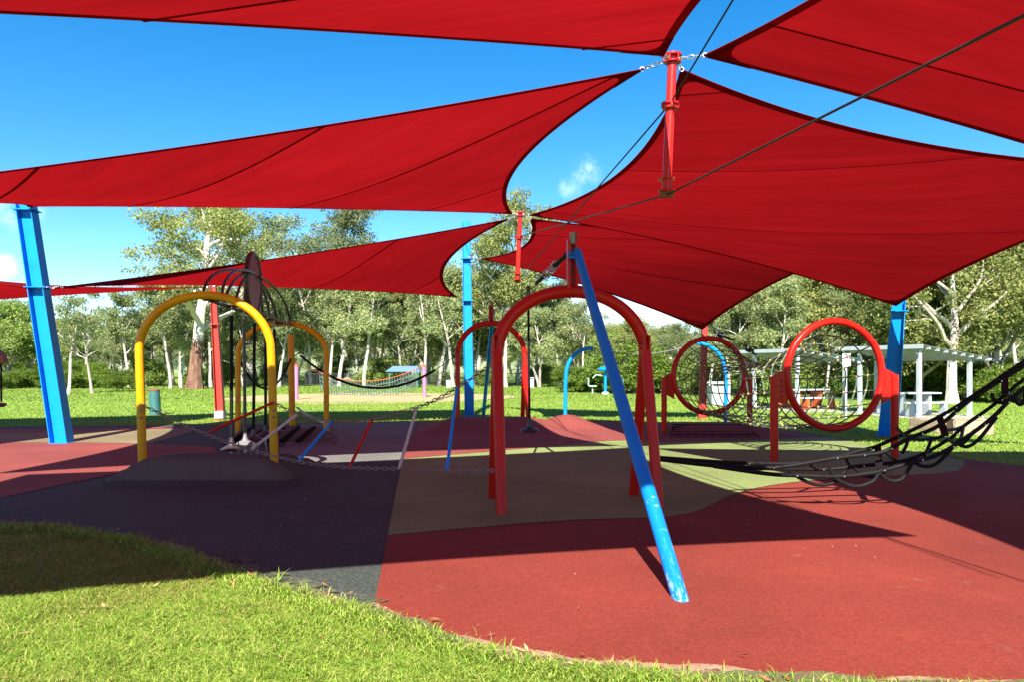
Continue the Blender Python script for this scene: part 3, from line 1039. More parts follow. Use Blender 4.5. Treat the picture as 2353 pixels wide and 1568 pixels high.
# ridge frame between the arches with the upright disc
fa = Vector(((482 - CX) / FPX * 10.42, 10.45, YA[2] - .03))
fb = Vector(((655 - CX) / FPX * 15.8, 15.75, YB[2] - .03))
frame = thing('disc_frame', (fa + fb) / 2, 'dark steel ridge frame with curved ribs and an upright oval disc', 'climbing frame')
ax = (fb - fa).normalized()
sd = Vector((ax.y, -ax.x, 0)).normalized()
for s in (-.13, .13):
    MB().tube([fa + sd * s, fb + sd * s], .027, 10).build('rail', M['dark_steel'], frame)
for k in range(6):
    c = fa.lerp(fb, .08 + .168 * k)
    MB().tube([c - sd * .13, c + sd * .13], .02, 8).build('cross_bar', M['dark_steel'], frame)
mid = fa.lerp(fb, .478)
dc = Vector((mid.x, mid.y, 3.08))
ring = [dc + ax * (.52 * math.cos(a)) + Vector((0, 0, .52 * math.sin(a))) for a in [i * 2 * math.pi / 36 for i in range(36)]]
MB().tube(ring, .045, 10, closed=True).build('disc_rim', M['dark_steel'], frame)
MB().tube([dc - sd * .02, dc + sd * .02], .49, 36).build('disc_plate', M['plate_red'], frame)
MB().tube([dc - Vector((0, 0, .52)), mid], .03, 8).build('disc_stem', M['dark_steel'], frame)
for sgn, end in ((-1, fa), (1, fb)):
    for k, (r_, off) in enumerate(((1.0, -.13), (1.0, .13), (.74, .0), (.50, .0), (.27, .0))):
        st = dc + ax * (sgn * .16) + Vector((0, 0, .10 + .10 * (r_ - .5))) + sd * off * .5
        en = mid.lerp(end, r_ * .97) + sd * off
        hgt = st.z - en.z
        pts = [st]
        for q in range(1, 9):
            th = math.pi / 2 * q / 8
            w_ = st.lerp(en, math.sin(th)); w_.z = en.z + hgt * math.cos(th) ** (1.0 if r_ > .9 else 1.5)
            if q == 8: w_.z = en.z
            pts.append(w_)
        MB().tube(pts, .024, 8).build('rib', M['dark_steel'], frame)

for i, yy in enumerate((11.55, 12.3, 13.1, 13.95, 14.7)):
    k = (yy - fa.y) / (fb.y - fa.y)
    c = fa.lerp(fb, k)
    zb = .36
    desc = ('hanging step pole nearest the chain ladder, its foot disc in the front row', 'hanging step pole with the pale sunlit foot disc',
            'hanging step pole in the middle of the five below the disc', 'hanging step pole next to last in the row towards the rear arch', 'hanging step pole last in the row, closest to the rear yellow arch')[i]
    t = thing('step_pole', (c.x, c.y, zb), 'dark ' + desc, 'step pole', 'step poles hanging from the ridge frame')
    jit = .03 * math.sin(i * 2.1)
    MB().tube([(c.x + jit, c.y, zb), (c.x + jit * .3, c.y, c.z - .17)], .027, 10).build('pole', M['black_rubber'] if i != 1 else M['dark_steel'], t)
    MB().lathe((c.x + jit, c.y, zb - .06), [(.0, 0), (.15, .0), (.165, .02), (.12, .05), (.05, .09), (.032, .14), (.028, .20)], 20).build('foot_disc', M['grey_steel'] if i in (1,) else M['dark_steel'], t)
    MB().chain([(c.x, c.y, c.z - .17), (c.x, c.y, c.z - .02)], .05).build('hanger_chain', M['chain_steel'], t)
    MB().chain([(c.x + jit, c.y, zb - .07), (c.x + jit, c.y, zb - .24)], .05, .007).build('tail_chain', M['chain_steel'], t)

# rear mound ribs
for k in range(5):
    o = MB().tube([(-5.72 + .33 * k, 15.18, .07), (-5.62 + .33 * k, 15.55, .22), (-5.56 + .33 * k, 15.85, .29)], .055, 8).build('grip_bar', M['black_rubber'])
    tag(o, ('leftmost', 'second from the left', 'middle', 'second from the right', 'rightmost')[k] + ' of five black grip bars on the rear mound slope', 'grip bar', 'grip bars on the rear mound')

# yellow post and slack balance ropes
pb = gp(672, 980)
pb.z = 0
t = thing('rope_post', pb, 'straight yellow post behind the nearer arch, ropes tied to it', 'post')
ph = px(668, 770, pb.y)
MB().tube([pb - Vector((0, 0, .1)), ph], .085, 16).build('post', M['yellow'], t)
MB().disc(ph + Vector((0, 0, .01)), (0, 0, 1), .09, .02).build('post_cap', M['yellow'], t)
RX = Vector(((1055 - CX) / FPX * 19.5, 19.5, 0))
r1 = sagline(px(690, 818, pb.y), px(1046, 818, 19.6), .88, 24)
tag(MB().tube(r1[:22], .032, 8).tube(r1[21:], .012, 6).build('balance_rope', M['black_rubber']), 'slack black balance rope between the yellow post and the far red arch', 'rope')
r2 = sagline(px(668, 826, pb.y - .1), px(549, 826, 15.8), .72, 24)
tag(MB().tube(r2, .026, 8).build('balance_rope', M['black_rubber']), 'slack black balance rope hanging inside the farther yellow arch', 'rope')
r3 = sagline(px(683, 938, pb.y - .3), px(752, 975, 15.9), .05, 12)
tag(MB().tube(r3, .03, 8).build('balance_rope', M['green_rope']), 'short pale green rope low between the yellow post and arch leg', 'rope')
r4 = sagline(px(700, 985, 15.9), px(1052, 905, 19.5), .12, 30)
tag(MB().chain(r4, .09, .008, .02).build('low_chain', M['rust_chain']), 'thin low chain running from the farther yellow arch to the far red arch', 'chain')


def red_arch(mids, zleg, ztop, feet, r_leg, r_arch, stub_h, brace_foot, label, wear, group='red zip line arches'):
    ml, mr = Vector(mids[0]), Vector(mids[1])
    t = thing('zip_line_arch', ((ml.x + mr.x) / 2, (ml.y + mr.y) / 2, feet[0][2]), label, 'climbing arch', group)
    a, b = ml.copy(), mr.copy()
    a.z = b.z = zleg - .08
    MB().tube(arch_pts(a, b, ztop, 32, .92), r_arch, 18).build('arch_tube', M['red'], t)
    for i, f in enumerate(feet):
        m = ml if i < 2 else mr
        off = Vector((0, -r_leg * .9 if i % 2 == 0 else r_leg * .9, 0))
        MB().tube([Vector(f) - Vector((0, 0, .1)), Vector((m.x, m.y, zleg)) + off], r_leg, 16).build('leg', M['red'], t)
    for m, s in ((ml, -1), (mr, 1)):
        mb = MB()
        for q in (-1, 1):
            mb.box(Vector((m.x + s * .0 + q * .035, m.y - r_leg * 1.0, zleg + .05)), (.02, .10, .26))
        for q in range(3):
            mb.disc(Vector((m.x - .06, m.y - r_leg - .03, zleg - .02 + q * .07)), (0, 1, 0), .013, .05, 8)
        mb.build('bracket', M['red'], t)
    top = (ml + mr) / 2
    top.z = ztop
    st = MB()
    st.box(top + Vector((-.045, 0, stub_h / 2 + .02)), (.035, .16, stub_h))
    st.box(top + Vector((.045, 0, stub_h / 2 + .08)), (.035, .16, stub_h + .06))
    st.box(top + Vector((0, .05, stub_h / 2)), (.07, .03, stub_h * .9))
    st.build('cable_bracket', M['red'], t)
    MB().box(top + Vector((0, -.05, stub_h + .03)), (.07, .06, .13)).build('cable_clamp', M['grey_steel'], t)
    bt = top + Vector((.05, -.04 if brace_foot[1] < top.y else .04, stub_h - .12))
    foot = Vector(brace_foot)
    bt2 = foot.lerp(bt, .44)
    MB().tube([foot - (bt - foot).normalized() * .08, foot.lerp(bt, .5), bt], [r_leg * .93, r_leg * .93, r_leg * .80], 18).build('brace', wear, t)
    mb = MB()
    d = (bt - foot).normalized()
    for q in (.0, .08):
        mb.disc(bt - d * (.05 + q) + Vector((-.03, 0, 0)), (1, 0, 0), .02, .17, 8)
    mb.build('brace_bolt', wear, t)
    return top, stub_h


FA = red_arch(((-.17, 8.45, 0), (1.575, 8.75, 0)), 1.80, 2.49,
              [(-.108, 7.95, 0), (-.23, 8.98, 0), (1.67, 8.37, 0), (1.50, 9.16, 0)], .062, .074, .58, (1.155, 5.06, .0),
              'large red arch in the middle with a long blue strut leaning toward the viewer', M['worn_blue'])
BA = red_arch(((-1.43, 19.5, .0), (.335, 19.5, 0)), 1.95, 2.78,
              [(-1.42, 19.3, .18), (-1.46, 19.9, .18), (.43, 19.2, .18), (.28, 19.9, .18)], .060, .072, .46, (-.93, 24.0, 0),
              'smaller looking red arch at the back, seen past the left leg of the big one', M['blue'])

# zip line
ca = FA[0] + Vector((0, .1, .50)); cb = BA[0] + Vector((0, -.1, .44))
tro = px(1214, 668, 12.3)
zl = MB().tube(spline([ca, ca.lerp(tro, .5) - Vector((0, 0, .02)), tro, tro.lerp(cb, .5) - Vector((0, 0, .05)), cb], 8), .010, 6).build('zip_line_cable', M['cable_steel'])
tag(zl, 'zip line cable running between the tops of the two red arches', 'cable')
t = thing('zip_line_buffer', ca, 'black buffer tube with knotted chain on the zip line beside the big arch', 'buffer')
d = (tro - ca)
MB().tube([ca + d * .02, ca + d * .30], .030, 10).tube([ca + d * .52, ca + d * .74], .030, 10).build('buffer_tube', M['black_rubber'], t)
mb = MB()
for k in range(7):
    p = ca + d * (.29 + .035 * k)
    mb.tube([p + Vector((.045 * math.cos(a), .03 * math.sin(a * 2 + k), .05 * math.sin(a))) for a in [i * math.pi / 4 for i in range(8)]], .012, 5, closed=True)
mb.build('buffer_chain', M['chain_steel'], t)
t = thing('flying_fox', (tro.x, tro.y, .55), 'black button seat on a long pole hanging from the zip line', 'seat')
MB().box(tro + Vector((0, 0, -.05)), (.06, .18, .20)).disc(tro + Vector((0, -.06, .03)), (1, 0, 0), .05, .05, 12).disc(tro + Vector((0, .06, .03)), (1, 0, 0), .05, .05, 12).build('trolley', M['dark_steel'], t)
MB().tube([tro - Vector((0, 0, .12)), (tro.x + .02, tro.y, .60)], .021, 10).build('pole', M['black_rubber'], t)
MB().lathe((tro.x + .02, tro.y, .52), [(.13, 0), (.16, .02), (.15, .05), (.05, .08), (.03, .22)], 20).build('button_seat', M['seat_black'], t)

# chain ladder between yellow arch and red arch
lad = thing('chain_ladder', gp(740, 1075), 'slack chain ladder with red, white and blue rungs between yellow and red arch', 'chain ladder')
A0 = px(322, 930, 10.36); A1 = px(630, 927, 10.36)
low = [A0, px(440, 985, 10.1), px(560, 1030, 9.8), px(690, 1063, 9.5), px(803, 1076, 9.25), px(917, 1079, 9.0), px(1027, 1082, 8.75), px(1135, 1083, 8.1)]
upp = [A1, px(683, 953, 10.3), px(765, 970, 10.2), px(853, 966, 10.0), px(955, 940, 9.8), px(1050, 893, 9.5), px(1138, 832, 9.0)]
MB().chain(spline(low, 6), .060, .0075, .020).build('chain', M['rust_chain'], lad)
MB().chain(spline(upp, 6), .060, .0075, .020).build('chain', M['rust_chain'], lad)
for (a, b, ya, yb, mk) in (((481, 995), (628, 926), 10.03, 10.33, 'red'), ((578, 1034), (683, 954), 9.75, 10.3, 'white_rung'), ((686, 1061), (763, 970), 9.5, 10.2, 'blue'),
                           ((803, 1076), (855, 966), 9.25, 10.0, 'red'), ((917, 1079), (957, 940), 9.0, 9.8, 'white_rung'), ((1027, 1082), (1050, 893), 8.75, 9.5, 'blue')):
    MB().tube([px(*a, ya), px(*b, yb)], .020, 10).build('rung', M[mk], lad)
mb = MB()
for u in (548, 578, 592, 612):
    p = px(u, 1028 + (u - 548) * .12, 9.8)
    mb.chain([p + Vector((0, 0, .06)), p - Vector((0, 0, .10))], .04, .006, .014)
mb.build('loose_links', M['rust_chain'], lad)

# blue hooked posts with the ring cable between
def cane(base, pts, label):
    t = thing('hooked_post', base, label, 'post', 'blue hooked posts of the ring track')
    MB().tube([Vector(base) - Vector((0, 0, .1))] + spline(pts, 6), .052, 14).build('tube', M['blue'], t)
    return t


cb1 = Vector(((1299 - CX) / FPX * 19.5, 19.5, .28))
cane(cb1, [px(1299, 945, 19.5), px(1300, 870, 19.5), px(1306, 838, 19.5), px(1322, 815, 19.5), px(1343, 803, 19.5), px(1362, 801, 19.5)], 'blue hooked post standing on the small sunlit pink mound')
cb2 = Vector(((1667 - CX) / FPX * 20.5, 20.5, 0))
cane(cb2, [px(1667, 945, 20.5), px(1668, 880, 20.5), px(1664, 840, 20.5), px(1650, 812, 20.5), px(1625, 794, 20.5), px(1600, 789, 20.5)], 'blue hooked post seen through the smaller red ring')
tag(MB().tube(sagline(px(1362, 801, 19.5), px(1600, 789, 20.5), .22, 16), .014, 6).build('ring_cable', M['grey_steel']), 'thin cable with hanging grips between the two blue hooked posts', 'cable')
for k, (u, v) in enumerate(((1392, 812), (1437, 818), (1540, 807), (1562, 803))):
    c = px(u, v, 19.8 + .2 * k)
    o = MB().tube([c, c + Vector((-.09, 0, -.30)), c + Vector((.0, 0, -.34)), c + Vector((.09, 0, -.30))], .013, 6, closed=True).build('hand_grip', M['white_paint'] if k < 2 else M['dark_steel'])
    tag(o, ('pale hand grip beside the blue strut on the ring cable', 'pale triangular hand grip over the exercise machine', 'dark hand grip right of the big arch leg', 'dark hand grip nearest the smaller red ring')[k], 'hand grip', 'grips on the ring cable')

# ------------------------------------------------------------------ net tunnel
def tunnel_ring(c, rx, rz, axis, posts, label, r=.062):
    side = Vector((0, 0, 1)).cross(axis).normalized()
    t = thing('tunnel_ring', (c.x, c.y, 0), label, 'ring', 'red rings of the net tunnel')
    pts = [c + side * (rx * math.cos(a)) + Vector((0, 0, rz * math.sin(a))) for a in [i * 2 * math.pi / 48 for i in range(48)]]
    MB().tube(pts, r, 16, closed=True).build('ring', M['red'], t)
    for s, (bx, by, zt, zb) in posts:
        MB().tube([(bx, by, zb - .1), (bx, by, zt)], .066, 16).build('post', M['red'], t)
        rim = c + side * (rx * .985 * s)
        p0 = Vector((bx, by, zt - .22))
        mb = MB()
        e = Vector((rim.x, rim.y, zt - .22))
        dd = (e - p0)
        n = Vector((-dd.y, dd.x, 0)).normalized() * .012
        q = [p0 + Vector((0, 0, .24)), e + Vector((0, 0, .36)), e - Vector((0, 0, .30)), p0 - Vector((0, 0, .16))]
        mb.add([v + n for v in q] + [v - n for v in q], [(0, 1, 2, 3), (7, 6, 5, 4), (0, 4, 5, 1), (1, 5, 6, 2), (2, 6, 7, 3), (3, 7, 4, 0)])
        mb.build('gusset_plate', M['red'], t, smooth=False)
        mb = MB()
        for k in range(5):
            mb.disc(p0.lerp(e, .55) + Vector((0, 0, .14 - .09 * k)) - n * 1.6, n, .018, .03, 8)
        mb.build('bolt', M['red'], t)
    return c


def pc(u, v, y): return px(u, v, y)


c1 = pc(1919, 862, 12.7); c2 = pc(1630, 864, 17.5)
axis = (c2 - c1); axis.z = 0; axis.normalize()
f1, f2 = gp(1779, 1065), gp(2056, 1056)
b1, b2 = gp(1526, 1002, .0), gp(1723, 999, 0)
ax1 = Vector((f2.y - f1.y, -(f2.x - f1.x), 0)).normalized() * -1
ax2 = Vector((b2.y - b1.y, -(b2.x - b1.x), 0)).normalized() * -1
tunnel_ring(c1, .93, .93, ax1, [(1, (f1.x, f1.y, px(0, 866, f1.y).z, 0)), (-1, (f2.x, f2.y, px(0, 862, f2.y).z, 0))], 'large red steel ring in front, open mouth of the net tunnel')
tunnel_ring(c2, .89, .89, ax2, [(1, (b1.x, b1.y, px(0, 868, b1.y).z, 0)), (-1, (b2.x, b2.y, px(0, 868, b2.y).z, 0))], 'smaller looking red ring at the rear of the net tunnel, bird on its rim')

tun = thing('net_tunnel', (c1 + c2) / 2 - Vector((0, 0, 1.2)), 'sagging rope net tunnel with yellow knots strung between the red rings', 'net tunnel')
NH, NL = 17, 20
s1 = Vector((0, 0, 1)).cross(ax1).normalized(); s2 = Vector((0, 0, 1)).cross(ax2).normalized()


def tp(i, j):
    """node of the tunnel: hoop i, strand j"""
    t_ = i / (NH - 1)
    a = 2 * math.pi * (j + .5 * t_ * 0) / NL
    cc = c1.lerp(c2, t_)
    side = s1.lerp(s2, t_).normalized()
    w = 4 * t_ * (1 - t_)
    rx = .89 * (1 - .06 * w)
    ca_, sa_ = math.cos(a), math.sin(a)
    z = .87 * sa_
    if sa_ > 0: z -= .62 * w * sa_ ** 1.2
    else: z -= .10 * w * (-sa_)
    return cc + side * (rx * ca_) + Vector((0, 0, z - .08 * w))


for j in range(NL):
    MB().tube([tp(i, j) for i in range(NH)], .012, 5).build('long_rope', M['net_rope'], tun)
for i in range(1, NH - 1):
    MB().tube([tp(i, j + q / 2) for j in range(NL) for q in (0, 1)], .012, 5, closed=True).build('hoop_rope', M['net_rope'], tun)
mb = MB()
for i in range(1, NH - 1):
    for j in range(NL):
        p = tp(i, j)
        mb.tube([p - Vector((0, 0, .024)), p, p + Vector((0, 0, .024))], [.010, .027, .010], 6)
mb.build('knots', M['knot'], tun, kind='stuff')
mb = MB()
for c_, s_, i0, rr in ((c1, s1, 0, .90), (c2, s2, NH - 1, .86)):
    for j in range(NL):
        a = 2 * math.pi * j / NL
        e = c_ + s_ * (rr * 1.0 * math.cos(a)) + Vector((0, 0, rr * math.sin(a)))
        mb.disc(e, e - c_, .02, .05, 8)
mb.build('end_clips', M['dark_steel'], tun, kind='stuff')

# mesh ramp mat below the rear ring
o = MB()
for k in range(11):
    o.tube([(3.55 + .20 * k, 16.62, .02), (3.85 + .17 * k, 17.7, .215)], .016, 5)
for k in range(6):
    q = k / 5
    o.tube([(3.55 + .30 * q, 16.62 + 1.08 * q, .02 + .2 * q), (5.55 + .0 * q, 16.62 + 1.08 * q, .02 + .2 * q)], .016, 5)
tag(o.build('climbing_mat', M['black_rubber']), 'dark rubber grid mat on the slope below the rear red ring', 'mat')

# magpies
def magpie(loc, yaw, label):
    t = thing('magpie', loc, label, 'bird', 'magpies perched on the net tunnel')
    L = Vector(loc)
    Rm = Matrix.Rotation(yaw, 3, 'Z')
    prof = [(-.17, .035, .012), (-.10, .07, .028), (-.02, .10, .058), (.05, .125, .066), (.10, .155, .050), (.13, .185, .036), (.155, .20, .038), (.18, .205, .030), (.20, .20, .014), (.245, .19, .004)]
    pts = [L + Rm @ Vector((x, 0, z + .02)) for x, z, r in prof]
    mb = MB().tube(pts, [r for *_, r in prof], 12)
    ob = mb.build('body', [M['bird_black'], M['bird_white']], t)
    for p in ob.data.polygons:
        c = (Rm.inverted() @ (p.center))
        if -.12 < c.x < -.03 and c.z > .06 or .08 < c.x < .14 and c.z > .16: p.material_index = 1
    for s in (-1, 1):
        w = MB()
        w.tube([L + Rm @ Vector((.08, s * .055, .155)), L + Rm @ Vector((0, s * .068, .13)), L + Rm @ Vector((-.14, s * .03, .07))], [.02, .036, .008], 8)
        w.build('wing', M['bird_black'], t)
        m2 = MB().tube([L + Rm @ Vector((.05, s * .088, .165)), L + Rm @ Vector((-.06, s * .082, .125))], [.012, .016], 6)
        m2.build('wing_patch', M['bird_white'], t)
        MB().tube([L + Rm @ Vector((.02, s * .03, .07)), L + Rm @ Vector((.03, s * .03, -.005)), L + Rm @ Vector((.06, s * .03, -.005))], .006, 5).build('leg', M['bird_black'], t)
    MB().tube([L + Rm @ Vector((-.12, 0, .075)), L + Rm @ Vector((-.30, 0, .02))], [.03, .018], 6).build('tail', M['bird_black'], t)


magpie(tuple(pc(1660, 783, 17.45)), 2.6, 'black magpie perched on top of the rear red ring')
magpie(tuple(pc(1722, 818, 16.4)), -2.4, 'black and white magpie standing on the net beside the rear ring')

# ------------------------------------------------------------------ black rubber belt net
bn = thing('belt_net', (3.6, 9.0, .0), 'black rubber belt net sagging from the big red arch out to the right', 'climbing net')
RA = [px(1500, 1052, 8.75), px(1620, 1061, 8.8), px(1720, 1066, 8.85), px(1857, 1064, 8.9), px(1985, 1035, 8.95), px(2029, 1021, 9.0), px(2158, 959, 9.05), px(2245, 905, 9.1), px(2353, 831, 9.1), px(2560, 690, 9.1)]
RB = [px(1504, 1055, 8.65), px(1640, 1070, 8.6), px(1777, 1076, 8.5), px(1913, 1055, 8.5), px(1973, 1048, 8.5), px(2029, 1040, 8.5), px(2091, 1008, 8.5), px(2158, 979, 8.5), px(2236, 916, 8.5), px(2353, 842, 8.5), px(2560, 706, 8.5)]
RC = [px(1504, 1056, 8.7), px(1640, 1072, 8.9), px(1721, 1077, 9.2), px(1880, 1080, 9.4), px(1960, 1074, 9.4), px(2089, 1057, 9.4), px(2180, 1011, 9.4), px(2214, 981, 9.4), px(2283, 932, 9.4), px(2353, 873, 9.4), px(2560, 725, 9.3)]
RD = [px(1640, 1073, 8.55), px(1761, 1090, 8.3), px(1830, 1094, 8.3), px(1929, 1096, 8.3), px(2013, 1086, 8.3), px(2098, 1063, 8.3), px(2158, 1045, 8.3), px(2234, 997, 8.3), px(2286, 956, 8.3), px(2353, 893, 8.3), px(2560, 745, 8.3)]
rails = [spline(p, 10) for p in (RA, RB, RC, RD)]
for r_ in rails:
    MB().tube(r_, .024, 8).build('rail_belt', M['black_rubber'], bn)
for yy, pts in ((8.35, ((1812, 1084), (1853, 1108), (1889, 1116), (1919, 1108), (1941, 1085))), (8.3, ((1905, 1077), (1925, 1104), (1965, 1119), (2004, 1108), (2020, 1088))),
                (8.3, ((2015, 1080), (2034, 1101), (2056, 1107), (2076, 1098), (2096, 1066))), (8.5, ((2036, 1040), (2058, 1060), (2076, 1066), (2092, 1060))), (8.4, ((2098, 1062), (2122, 1073), (2150, 1068), (2176, 1044), (2203, 1014))),
                (9.2, ((1960, 1074), (1985, 1094), (2020, 1094), (2050, 1070))), (9.3, ((2180, 1010), (2196, 1022), (2216, 1018), (2240, 990))), (8.4, ((2199, 1020), (2222, 1028), (2250, 1010), (2290, 960))),
                (8.5, ((2280, 905), (2284, 920), (2300, 927), (2312, 920))), (8.4, ((2327, 912), (2340, 930), (2352, 925), (2356, 900)))):
    MB().tube(spline([px(u, v, yy) for u, v in pts], 6), .021, 8).build('loop_belt', M['black_rubber'], bn)
for (u0, v0, y0, u1, v1, y1) in ((2060, 985, 9.4, 2091, 1008, 8.5), (2087, 1012, 8.5, 2074, 1042, 8.4), (2141, 1009, 8.8, 2124, 1048, 8.4), (2091, 1008, 8.5, 2141, 1009, 9.3), (2141, 1009, 9.3, 2172, 1000, 8.6), (2214, 981, 9.4, 2206, 1014, 8.4),
                                 (2180, 1011, 9.4, 2201, 1022, 8.3), (2172, 990, 8.8, 2214, 981, 9.4), (1940, 1046, 8.9, 1955, 1075, 9.4), (1857, 1064, 8.9, 1880, 1080, 9.4), (1777, 1076, 8.5, 1721, 1077, 9.2), (2309, 903, 8.5, 2327, 908, 9.4), (2327, 908, 9.4, 2352, 925, 8.4)):
    p, q = px(u0, v0, y0), px(u1, v1, y1)
    MB().tube([p, p.lerp(q, .5) - Vector((0, 0, .015)), q], .020, 8).build('cross_belt', M['black_rubber'], bn)
for (u0, v0, y0, u1, v1, y1) in ((2017, 1028, 9.0, 2021, 1088, 8.4), (2159, 960, 9.05, 2172, 1002, 8.6), (2309, 862, 9.1, 2309, 904, 8.5)):
    MB().beam(px(u0, v0, y0), px(u1, v1, y1), .075, .02).build('strap', M['black_rubber'], bn, smooth=False)
mb = MB()
for r_ in rails:
    for k in range(20, len(r_), 11):
        mb.disc(r_[k] - Vector((0, .027, 0)), (0, 1, 0), .008, .012, 8)
mb.build('clamp_bolts', M['chain_steel'], bn, kind='stuff')
MB().chain([Vector((1.62, 8.62, .52)), RA[0]], .05, .009, .022).build('shackle', M['chain_steel'], bn)

# hanging seat at the very left edge
t = thing('flying_fox', px(-6, 932, 19), 'dark hanging seat cut off by the left edge of the picture', 'seat')
MB().tube([px(2, 835, 19), px(3, 925, 19)], .025, 8).build('pole', M['black_rubber'], t)
MB().lathe(px(-6, 937, 19), [(.14, 0), (.21, .05), (.2, .1), (.05, .12)], 16).build('button_seat', M['plate_red'], t)
MB().box(px(-4, 826, 19), (.36, .16, .22)).disc(px(-4, 815, 19), (0, 1, 0), .1, .2).build('trolley', M['plate_red'], t)

# ------------------------------------------------------------------ park furniture
def shelter(off, label):
    A = Vector((12.6, 22.7, 2.24)) + off; B = Vector((11.35, 25.9, 2.24)) + off; D = Vector((15.4, 23.8, 1.86)) + off; C = D + (B - A)
    base = (A + B + C + D) / 4
    t = thing('picnic_shelter', (base.x, base.y, 0), label, 'shelter', 'picnic shelters')
    e1 = (B - A); e2 = (D - A)
    up = Vector((0, 0, .05))
    # ribbed roof sheet
    mb = MB()
    K = 40
    v = []
    for i in range(K + 1):
        w = up * (1.0 + .5 * (i % 2))
        p = A + e1 * (i / K)
        v += [p + w, p + e2 + w, p + w - Vector((0, 0, .01)), p + e2 + w - Vector((0, 0, .01))]
    f = []
    for i in range(K):
        a, b = 4 * i, 4 * i + 4
        f += [(a, a + 1, b + 1, b), (a + 2, b + 2, b + 3, a + 3)]
    f += [(4 * i, 4 * i + 4, 4 * i + 6, 4 * i + 2) for i in range(K)]
    mb.add(v, f)
    mb.build('roof_sheet', M['roof_sheet'], t, smooth=False)
    MB().beam(A - e1 * .01 - e2 * .012, B - e2 * .012, .035, .13).build('fascia', M['white_paint'], t, smooth=False)
    MB().beam(D + e2 * .012, C + e2 * .012, .03, .06).build('gutter', M['white_paint'], t, smooth=False)
    for k in range(8):
        p = A + e2 * ((k + .7) / 8) - Vector((0, 0, .02))
        MB().beam(p - e1 * .012, p + e1 * 1.0, .05, .07).build('purlin', M['white_paint'], t, smooth=False)
    for fx, fy in ((.08, .06), (.75, .06), (.08, .8), (.9, .5)):
        p = A + e1 * fx + e2 * fy
        MB().box((p.x, p.y, p.z / 2 - .03), (.11, .11, p.z - .06), (0, 0, math.atan2(e2.y, e2.x))).build('post', M['white_paint'], t, smooth=False)
    q = [A + e1 * -.05 + e2 * -.05, D - e1 * .05 + e2 * .02, C + e1 * .05, B + e1 * .05 - e2 * .05]
    MB().add([(p.x, p.y, .02) for p in q] + [(p.x, p.y, -.05) for p in q], [(0, 1, 2, 3), (0, 4, 5, 1), (1, 5, 6, 2), (2, 6, 7, 3), (3, 7, 4, 0)]).build('slab', M['concrete'], t, smooth=False)
    return A, e1, e2


SA = shelter(Vector((0, 0, 0)), 'pale picnic shelter to the right of the large red ring')
SB = shelter(Vector((-2.4, 3.6, -.03)), 'pale picnic shelter seen through the net of the large red ring')


def table(c, yaw, legm, label):
    t = thing('picnic_table', c, label, 'table', 'picnic tables under the shelters')
    c = Vector(c)
    Rm = Matrix.Rotation(yaw, 3, 'Z')
    def W_(x, y, z): return c + Rm @ Vector((x, y, z))
    for k in range(3):
        MB().box(W_(0, -.24 + .24 * k, .73), (1.7, .22, .045), (0, 0, yaw)).build('top_plank', M['white_paint'], t, smooth=False)
    for s in (-1, 1):
        MB().box(W_(0, s * .66, .44), (1.7, .25, .045), (0, 0, yaw)).build('bench_plank', M['white_paint'], t, smooth=False)
        for x in (-.62, .62):
            mb = MB()
            q = [W_(x, s * .56, .42), W_(x, s * .76, .42), W_(x, s * .82, .02), W_(x, s * .5, .02)]
            n = Rm @ Vector((.05, 0, 0))
            mb.add([p - n for p in q] + [p + n for p in q], [(0, 1, 2, 3), (7, 6, 5, 4), (0, 4, 5, 1), (1, 5, 6, 2), (2, 6, 7, 3), (3, 7, 4, 0)])
            mb.build('bench_leg', legm, t, smooth=False)
    for x in (-.5, .5):
        MB().box(W_(x, 0, .36), (.10, .5, .68), (0, 0, yaw)).build('table_leg', legm, t, smooth=False)


yw = math.atan2(SA[2].y, SA[2].x)
table((13.15, 24.35, .02), yw - .15, M['white_paint'], 'white picnic table with benches beside the blue column')
table((11.15, 28.1, .02), yw, M['orange'], 'white picnic table on orange legs seen through the large ring')

for c, sz, yw_, lab in ((px(2141, 981, 18.4), (.56, .9, .34), .3, 'sandstone block on the grass just right of the ring post'), (px(2228, 982, 17.7), (.86, .62, .38), -.25, 'larger sandstone block on the grass under the right shelter post')):
    bm = bmesh.new()
    bmesh.ops.create_cube(bm, size=1)
    for v in bm.verts: v.co = Vector((v.co.x * sz[0], v.co.y * sz[1], v.co.z * sz[2]))
    bmesh.ops.bevel(bm, geom=bm.edges[:], offset=.03, segments=2, affect='EDGES')
    bmesh.ops.subdivide_edges(bm, edges=bm.edges[:], cuts=1, use_grid_fill=True)
    for v in bm.verts: v.co += Vector((random.uniform(-.012, .012), random.uniform(-.012, .012), random.uniform(-.01, .01)))
    me = bpy.data.meshes.new('sandstone_block')
    bm.to_mesh(me); bm.free()
    me.materials.append(M['sandstone'])
    o = bpy.data.objects.new('sandstone_block', me)
    COL.objects.link(o)
    o.location = (c.x, c.y, sz[2] / 2 - .02); o.rotation_euler = (0, 0, yw_)
    tag(o, lab, 'block', 'sandstone blocks')

